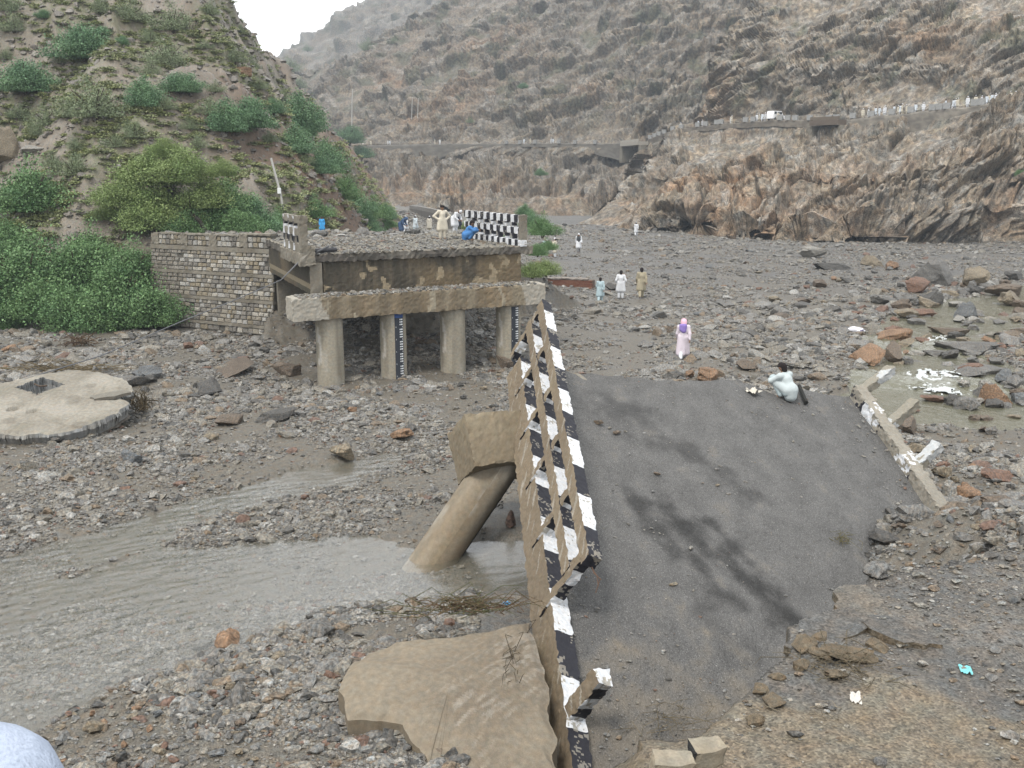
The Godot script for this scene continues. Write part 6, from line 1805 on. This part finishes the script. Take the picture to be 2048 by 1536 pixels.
func build_people() -> void:
	var white := Color(0.55, 0.56, 0.58); var cream := Color(0.48, 0.44, 0.36); var beige := Color(0.30, 0.265, 0.19); var pale := Color(0.34, 0.43, 0.46); var navy := Color(0.03, 0.045, 0.10); var blue := Color(0.055, 0.16, 0.36)
	# [px, py of the feet, height in the picture, pose, turn, label, look, distance or 0 for the ground]
	var list := [
		[885, 473, 66, "akimbo", 0.35, "tall man in cream tunic with hands on hips standing on the far deck", {"shirt": cream, "trousers": cream}, 0.0],
		[910, 466, 46, "bend", 0.9, "person in white with white cap stooping beside the tall man with hands on hips", {"shirt": white, "trousers": white, "cap": white}, 62.0],
		[803, 464, 38, "bend", 1.2, "person in dark blue bending at the bushes by the far road", {"shirt": Color(0.05, 0.085, 0.16), "trousers": navy, "scarf": Color(0.06, 0.10, 0.18)}, 88.0],
		[811, 463, 34, "walk", 2.9, "person in white with dark bundle walking along the far road", {"shirt": white, "trousers": white, "cap": white, "bundle": Color(0.06, 0.06, 0.07)}, 92.0],
		[831, 461, 32, "walk", 2.6, "person in pale blue-white with round cap on the far road", {"shirt": Color(0.50, 0.56, 0.60), "trousers": pale, "cap": white}, 95.0],
		[859, 463, 32, "stand", 2.9, "person in faded beige with white cap on the far road", {"shirt": Color(0.45, 0.42, 0.36), "trousers": beige, "cap": white}, 95.0],
		[918, 455, 34, "stand", 3.0, "person in black with white head cloth on the far road", {"shirt": Color(0.02, 0.025, 0.04), "trousers": Color(0.03, 0.03, 0.04), "cap": white}, 98.0],
		[941, 458, 34, "stand", 2.8, "person in pale green near the chequered railing", {"shirt": Color(0.38, 0.46, 0.38), "trousers": pale, "cap": white}, 90.0],
		[938, 486, 38, "squat", 1.5, "person in blue squatting by the end of the chequered railing", {"shirt": blue, "trousers": blue}, 47.0],
		[645, 478, 31, "stand", 0.2, "child in bright blue standing before the roadside bushes", {"shirt": Color(0.05, 0.26, 0.52), "trousers": Color(0.05, 0.24, 0.48)}, 58.0],
		[1088, 510, 30, "bend", 2.6, "person in pale blue stooping below the chequered railing", {"shirt": pale, "trousers": pale, "cap": white}, 0.0],
		[1110, 515, 38, "arms_up", -1.9, "person in cream with white cap beside the one stooping", {"shirt": cream, "trousers": white, "cap": white}, 0.0],
		[1157, 506, 38, "walk", 0.1, "person in white with dark waistcoat walking down the gravel bar", {"shirt": white, "trousers": Color(0.20, 0.2, 0.2), "cap": white, "vest": Color(0.05, 0.055, 0.06)}, 0.0],
		[1272, 472, 27, "walk", 3.0, "lone person in white with dark bundle under the far cliff", {"shirt": white, "trousers": white, "cap": white, "bundle": Color(0.05, 0.05, 0.06)}, 0.0],
		[1200, 606, 50, "walk", 3.0, "boy in pale blue walking at the end of the brick wall", {"shirt": pale, "trousers": pale}, 0.0],
		[1241, 598, 56, "pocket", 3.05, "man in white tunic seen from behind between two other walkers", {"shirt": white, "trousers": white}, 0.0],
		[1282, 597, 63, "walk", 3.1, "man in khaki tunic seen from behind on the gravel bar", {"shirt": beige, "trousers": beige}, 0.0],
		[1365, 721, 82, "walk", 3.0, "person in long white robe with pink and violet scarf walking away", {"shirt": Color(0.55, 0.49, 0.54), "trousers": white, "scarf": Color(0.62, 0.38, 0.46), "scarf_tail": Color(0.22, 0.16, 0.42), "hem": -0.22}, 0.0]]
	for a in list:
		var p: Vector3
		if a[7] > 0.0:
			p = ath(a[0], a[1], a[7])
			var g := ground(p.x, p.z)
			if a[7] > 50.0: p.y = g
			else: p.y = NL.y + 0.03
		elif a[3] == "akimbo": p = ath(a[0], a[1], 47.6); p.y = NL.y + 0.03
		else: p = on_ground(a[0], a[1])
		var d := (EYE - p).dot(Vector3(0, sin(TILT), cos(TILT)))
		var h: float = a[2] / F * d / cos(TILT * 0.5)
		var full: float = {"squat": 0.90, "bend": 1.45}.get(a[3], 1.70)
		var tall := clampf(h * 1.7 / full, 1.0, 1.95)
		person(a[5], p, a[4], tall, a[3], a[6], 0.02 if d < 45.0 else 0.032)
	var sp := on_slab(1571, 796)
	person("man in pale grey-white tunic squatting at the edge of the fallen deck", sp, 3.75, 1.62, "squat", {"shirt": Color(0.40, 0.445, 0.45), "trousers": Color(0.33, 0.39, 0.40)}, 0.02)
	# a neighbour at the camera's side: only a sleeve reaches into the picture
	var np := Vector3(-0.765, 5.637, -1.0)
	person("bystander in white close by, only a sleeve and shoulder showing", np, 2.9, 1.68, "stand", {"shirt": Color(0.33, 0.375, 0.46), "trousers": white, "cap": white}, 0.02)
	# onlookers on the cliff road
	var first: Node3D = null
	var protos := []
	for k in 3:
		var o := person("onlooker in white on the cliff road", Vector3(0, -50, 0), 0, 1.7, ["stand", "walk", "pocket"][k], [{"shirt": white, "trousers": white, "cap": white}, {"shirt": Color(0.5, 0.54, 0.58), "trousers": white}, {"shirt": cream, "trousers": cream, "cap": white}][k], 0.055)
		protos.append(o)
	var n := 0
	for px in [2030, 2008, 2001, 1990, 1982, 1978, 1910, 1906, 1914, 1962, 1800, 1803, 1770, 1787, 1795, 1736, 1758, 1555, 1549, 1541, 1536, 1530, 1524, 1518, 1513, 1462, 1463, 1404, 1396, 1360, 1362, 1048, 1061, 1102, 1106, 742, 776, 780, 870, 880, 2040, 2020, 1996, 1972, 1950, 1934, 1890, 1870, 1846, 1830, 1812, 1768, 1750, 1725]:
		var o: Node3D = protos[n % 3]
		if n >= 3:
			o = o.duplicate(); o.name = numbered("person"); add_child(o)
		o.position = ath(px, lut(ROAD_PX, px), lut(ROAD_D, px) + 0.6 + rng.randf() * 2.0) + Vector3(0, 0.25, 0)
		o.rotation.y = rng.randf() * TAU; o.scale = Vector3.ONE * rng.randf_range(0.86, 0.98)
		tag(o, "onlooker in pale clothes on the cliff road, " + ("beyond the pale gully bridge" if px < 1245 else ("between the gully bridge and the white van" if px < 1500 else ("in the group beside the white van" if px < 1600 else ("past the dark bridge" if px < 1850 else "at the near end of the road")))), "person", "onlookers on the cliff road")
		n += 1

# ------------------------------------------------------------------ what the flood left
func twigs(called: String, label: String, cat: String, p: Vector3, n: int, reach: Vector3, thick: float, c1: Color, c2: Color, sd: int) -> void:
	var r := RandomNumberGenerator.new(); r.seed = sd
	var b := Bag.new()
	for i in n:
		var a := Vector3(r.randfn() * reach.x * 0.4, absf(r.randfn()) * reach.y * 0.3, r.randfn() * reach.z * 0.4)
		var d := Vector3(r.randfn() * reach.x, r.randfn() * reach.y, r.randfn() * reach.z) * 0.5
		var e := a + d; e.y = absf(e.y)
		var m := (a + e) / 2 + Vector3(r.randfn(), absf(r.randfn()), r.randfn()) * d.length() * 0.18
		add_tube(b, [a, m, e], [thick, thick * 0.8, thick * 0.4], 4, c1.lerp(c2, r.randf()))
	var o := mi(called, bag_mesh(b), M.wood); o.position = p
	tag(o, label, cat)

func rag(called: String, label: String, cat: String, p: Vector3, size: Vector2, c: Color, sd: int) -> void:
	var w := 12; var v := PackedVector3Array(); var col := PackedColorArray()
	for j in w:
		for i in w:
			var q := Vector2(i / (w - 1.0) - 0.5, j / (w - 1.0) - 0.5) * size * (1.0 + 0.35 * nb.get_noise_2d(i * 1.6 + sd * 19.0, j * 1.6))
			v.append(Vector3(q.x, absf(nb.get_noise_2d(i * 2.4 + sd * 31.0, j * 2.4)) * size.x * 0.4, q.y)); col.append(c * (1.0 + 0.2 * nm.get_noise_2d(i * 0.7, j + sd)))
	var o := mi(called, mesh_of(v, sheet_index(w, w, true), col), M.cloth); o.position = p
	o.rotation.y = sd * 1.3
	tag(o, label, cat)

func build_debris() -> void:
	twigs("driftwood", "brown root mass stranded on the flat behind the tank lid", "driftwood", on_ground(158, 692), 60, Vector3(0.9, 0.6, 0.5), 0.025, Color(0.09, 0.055, 0.035), Color(0.17, 0.11, 0.06), 1)
	twigs("straw_heap", "flattened heap of straw behind the tank lid", "straw", on_ground(120, 742), 150, Vector3(2.2, 0.16, 0.5), 0.016, Color(0.17, 0.13, 0.075), Color(0.24, 0.19, 0.11), 2)
	twigs("weed_tangle", "tangle of roots and weed caught on the edge of the tank lid", "weeds", on_ground(285, 835) + Vector3(0, 0.2, 0), 90, Vector3(0.35, 0.7, 0.5), 0.014, Color(0.09, 0.07, 0.04), Color(0.18, 0.13, 0.07), 3)
	var mb := Vector3(-0.75, 0.85, -14.6)
	twigs("uprooted_weeds", "uprooted green and red weeds along the top of the mud slab", "weeds", mb, 170, Vector3(0.95, 0.22, 0.3), 0.008, Color(0.10, 0.11, 0.045), Color(0.17, 0.10, 0.06), 4)
	twigs("uprooted_weeds", "thin dry stalks hanging down the mud slab beside the kerb", "weeds", Vector3(0.05, 0.62, -13.6), 26, Vector3(0.2, 0.05, 0.9), 0.007, Color(0.06, 0.045, 0.03), Color(0.12, 0.09, 0.05), 5)
	twigs("dry_grass", "dry stalks on the lower end of the fallen asphalt", "grass", on_slab(1320, 1440), 50, Vector3(0.9, 0.05, 0.7), 0.005, Color(0.16, 0.13, 0.08), Color(0.24, 0.19, 0.12), 6)
	twigs("dry_grass", "tuft of dry weed on the asphalt near the rubble slope", "grass", on_slab(1680, 1080), 60, Vector3(0.3, 0.08, 0.5), 0.006, Color(0.14, 0.13, 0.05), Color(0.20, 0.16, 0.09), 7)
	twigs("dry_grass", "roots trailing from the broken edge of the near road", "grass", on_ground(1690, 1330, 20), 90, Vector3(0.35, 0.05, 0.28), 0.0035, Color(0.10, 0.08, 0.05), Color(0.22, 0.18, 0.12), 8)
	twigs("dry_grass", "pale stalks lying on the clay of the near road", "grass", on_ground(1660, 1430, 20), 16, Vector3(0.25, 0.03, 0.2), 0.003, Color(0.25, 0.21, 0.15), Color(0.32, 0.27, 0.2), 9)
	# stick on the mud slab
	var b := Bag.new(); var p := Vector3(-0.42, 0.36, -12.35)
	add_tube(b, [Vector3(-0.12, 0, 0.02), Vector3(0.03, 0.03, 0), Vector3(0.13, 0.03, -0.03)], [0.018, 0.022, 0.02], 7, Color(0.02, 0.018, 0.016))
	add_tube(b, [Vector3(0.10, 0.03, -0.06), Vector3(0.14, 0.02, 0.02), Vector3(0.17, 0.0, 0.12)], [0.016, 0.022, 0.014], 7, Color(0.025, 0.02, 0.018))
	var o := mi("stick", bag_mesh(b), M.wood); o.position = p
	tag(o, "short black stick lying on the mud slab", "stick")
	b = Bag.new(); var s0 := on_slab(1598, 782); var s1 := on_slab(1612, 812)
	add_tube(b, [Vector3(0, 0.12, 0), s1 - s0 + Vector3(0, 0.08, 0)], [0.06, 0.06], 6, Color(0.03, 0.028, 0.027))
	o = mi("stick", bag_mesh(b), M.wood); o.position = s0
	tag(o, "dark stick on the asphalt beside the squatting man", "stick")
	rag("rag", "crumpled turquoise rag on the near road", "rag", on_ground(1930, 1342, 20) + Vector3(0, 0.006, 0), Vector2(0.11, 0.075), Color(0.17, 0.45, 0.47), 1)
	rag("plastic_scrap", "bright blue plastic scrap in the weeds above the mud slab", "litter", Vector3(-0.09, 0.92, -14.75), Vector2(0.1, 0.1), Color(0.08, 0.30, 0.55), 2)
	var cb := Bag.new()
	sdf_mesh([[Vector3(-0.42, 0.08, 0), Vector3(-0.05, 0.13, 0.05), 0.07, 0.15], [Vector3(-0.05, 0.13, 0.05), Vector3(0.30, 0.10, 0.1), 0.15, 0.12], [Vector3(0.25, 0.08, 0.1), Vector3(0.5, 0.05, 0.0), 0.09, 0.05], [Vector3(-0.1, 0.06, -0.2), Vector3(0.2, 0.06, 0.3), 0.09, 0.07]], 0.03, 0.04, func(q: Vector3) -> Color: return Color(0.10, 0.09, 0.16) if q.x > 0.15 and q.z > 0.12 and q.y < 0.14 else Color(0.60, 0.60, 0.65), cb)
	var cbo := mi("cloth_bundle", smooth_mesh(cb), M.cloth); cbo.position = on_ground(1708, 664)
	tag(cbo, "white cloth bundle with a dark fold lying on the gravel bar", "cloth")
	rag("paper", "white sheet lying by the far edge of the fallen deck", "paper", on_slab(1502, 786) + SN * 0.03, Vector2(0.42, 0.3), Color(0.48, 0.45, 0.39), 4)
	rag("plastic_scrap", "pale plastic scrap trodden into the near road", "litter", on_ground(1710, 1395, 20), Vector2(0.07, 0.16), Color(0.5, 0.47, 0.43), 7)
	var k := 0
	for a in [[1380, 1098, 15, "pale", "long white chip on the asphalt below the dark streaks"], [1303, 1057, 8, "pale", "tiny white chip at the upper end of the dark streaks"], [1345, 1170, 17, "tan", "tan stone on the asphalt near the white chips"], [1386, 1182, 10, "pale", "white chip beside the tan stone on the asphalt"], [1315, 950, 17, "brown", "brown stone alone on the upper asphalt"], [1435, 972, 11, "tan", "small tan stone on the middle of the asphalt"], [1306, 983, 9, "grey", "small grey stone below the brown stone on the asphalt"], [1196, 846, 22, "brown", "thin brown splinter on the asphalt near the railing"], [1234, 866, 18, "brown", "second brown splinter on the asphalt near the railing"], [1742, 862, 9, "pale", "white chip by the broken kerb"], [1772, 902, 9, "pale", "small white chip lower down by the broken kerb"]]:
		var q := on_slab(a[0], a[1]); var r: float = a[2] / F * EYE.distance_to(q) * 0.5
		o = mi("stone", rocks_hi[k % 10], M["rock_" + a[3]]); k += 1
		o.position = q + SN * r * 0.3; o.basis = Basis.from_euler(Vector3(0, k * 1.1, 0)) * Basis.from_scale(Vector3(r, r * 0.7, r * 0.7))
		tag(o, a[4], "stone")
	# kerb blocks on the near road
	for a in [[1412, 1508, 0.21, 0.13, 0.12, 0.35, "painted black-ended kerb block on the broken edge of the near road"], [1345, 1532, 0.24, 0.11, 0.12, 0.1, "plain concrete kerb block lowest on the edge of the near road"]]:
		var bb := Bag.new()
		add_box(bb, Transform3D(), Vector3(a[2], a[3], a[4]), 0.025, func(q: Vector3, n: Vector3) -> Color: return Color(0.035, 0.035, 0.035) if n.x < -0.5 and a[5] > 0.2 and n3(q, 9.0) > -0.2 else Color(0.37, 0.325, 0.25).lerp(Color(0.28, 0.24, 0.18), clampf(0.5 + n3(q, 6.0), 0, 1)), 0.008)
		o = mi("kerb_block", bag_mesh(bb), M.concrete); o.position = at(a[0], a[1], 5.55 if a[5] > 0.2 else 5.4); o.rotation = Vector3(0.1, a[5], -0.08)
		tag(o, a[6], "kerb block")
	# broken sheets of the old surfacing, hanging over the edge
	var kk := 0
	for a in [[1660, 1262, 0.42, 0.20, 0.05, "cracked sheet of bitumen overhanging the fallen deck"], [1725, 1215, 0.36, 0.22, 0.03, "grey sheet of bitumen between the rubble slope and the crack"], [1790, 1262, 0.34, 0.16, -0.02, "flat sheet of bitumen behind the crumbled edge"]]:
		var pl := PackedVector2Array(); kk += 1
		for i in 18:
			var an := TAU * i / 18; pl.append(Vector2(cos(an) * a[2], sin(an) * a[3]) * (1.0 + 0.5 * nm.get_noise_2d(cos(an) * 4.0 + kk * 11.0, sin(an) * 4.0)))
		var pb2 := Bag.new()
		add_plate(pb2, pl, 0.07, Transform3D(), Color(0.15, 0.138, 0.122) if kk % 2 else Color(0.20, 0.175, 0.14), Color(0.19, 0.15, 0.105))
		var po2 := mi("bitumen_sheet", bag_mesh(pb2), M.gravel)
		var gp := on_ground(a[0], a[1], 20)
		po2.position = gp + Vector3(0, 0.025, 0); po2.rotation = Vector3(0.05, kk * 0.7, a[4])
		tag(po2, a[5], "bitumen")
	# lumps of the broken road edge
	var lump := 0
	for a in [[1605, 1285, 60, 40], [1640, 1300, 50, 34], [1700, 1300, 90, 40], [1600, 1320, 36, 50], [1545, 1400, 60, 30], [1520, 1375, 40, 34], [1510, 1430, 30, 46], [1640, 1270, 44, 20], [1760, 1290, 50, 24], [1560, 1350, 36, 22], [1680, 1345, 50, 22]]:
		var q := on_ground(a[0], a[1] + a[3] * 0.4, 20); var sx: float = a[2] / F * EYE.distance_to(q) * 0.5; var sy: float = a[3] / F * EYE.distance_to(q) * 0.5
		o = mi("clod", rocks_hi[lump % 10], M.clay); lump += 1
		o.position = q + Vector3(0, sy * 0.3, -sx * 0.2); o.basis = Basis.from_euler(Vector3(0.1, lump * 0.9, 0.1)) * Basis.from_scale(Vector3(sx, sy, sx))
		tag(o, "lump of clay and bitumen broken from the end of the near road", "clod", "clods along the broken end of the near road")

func one(k: Color) -> Callable:
	return func(_p: Vector3) -> Color: return k
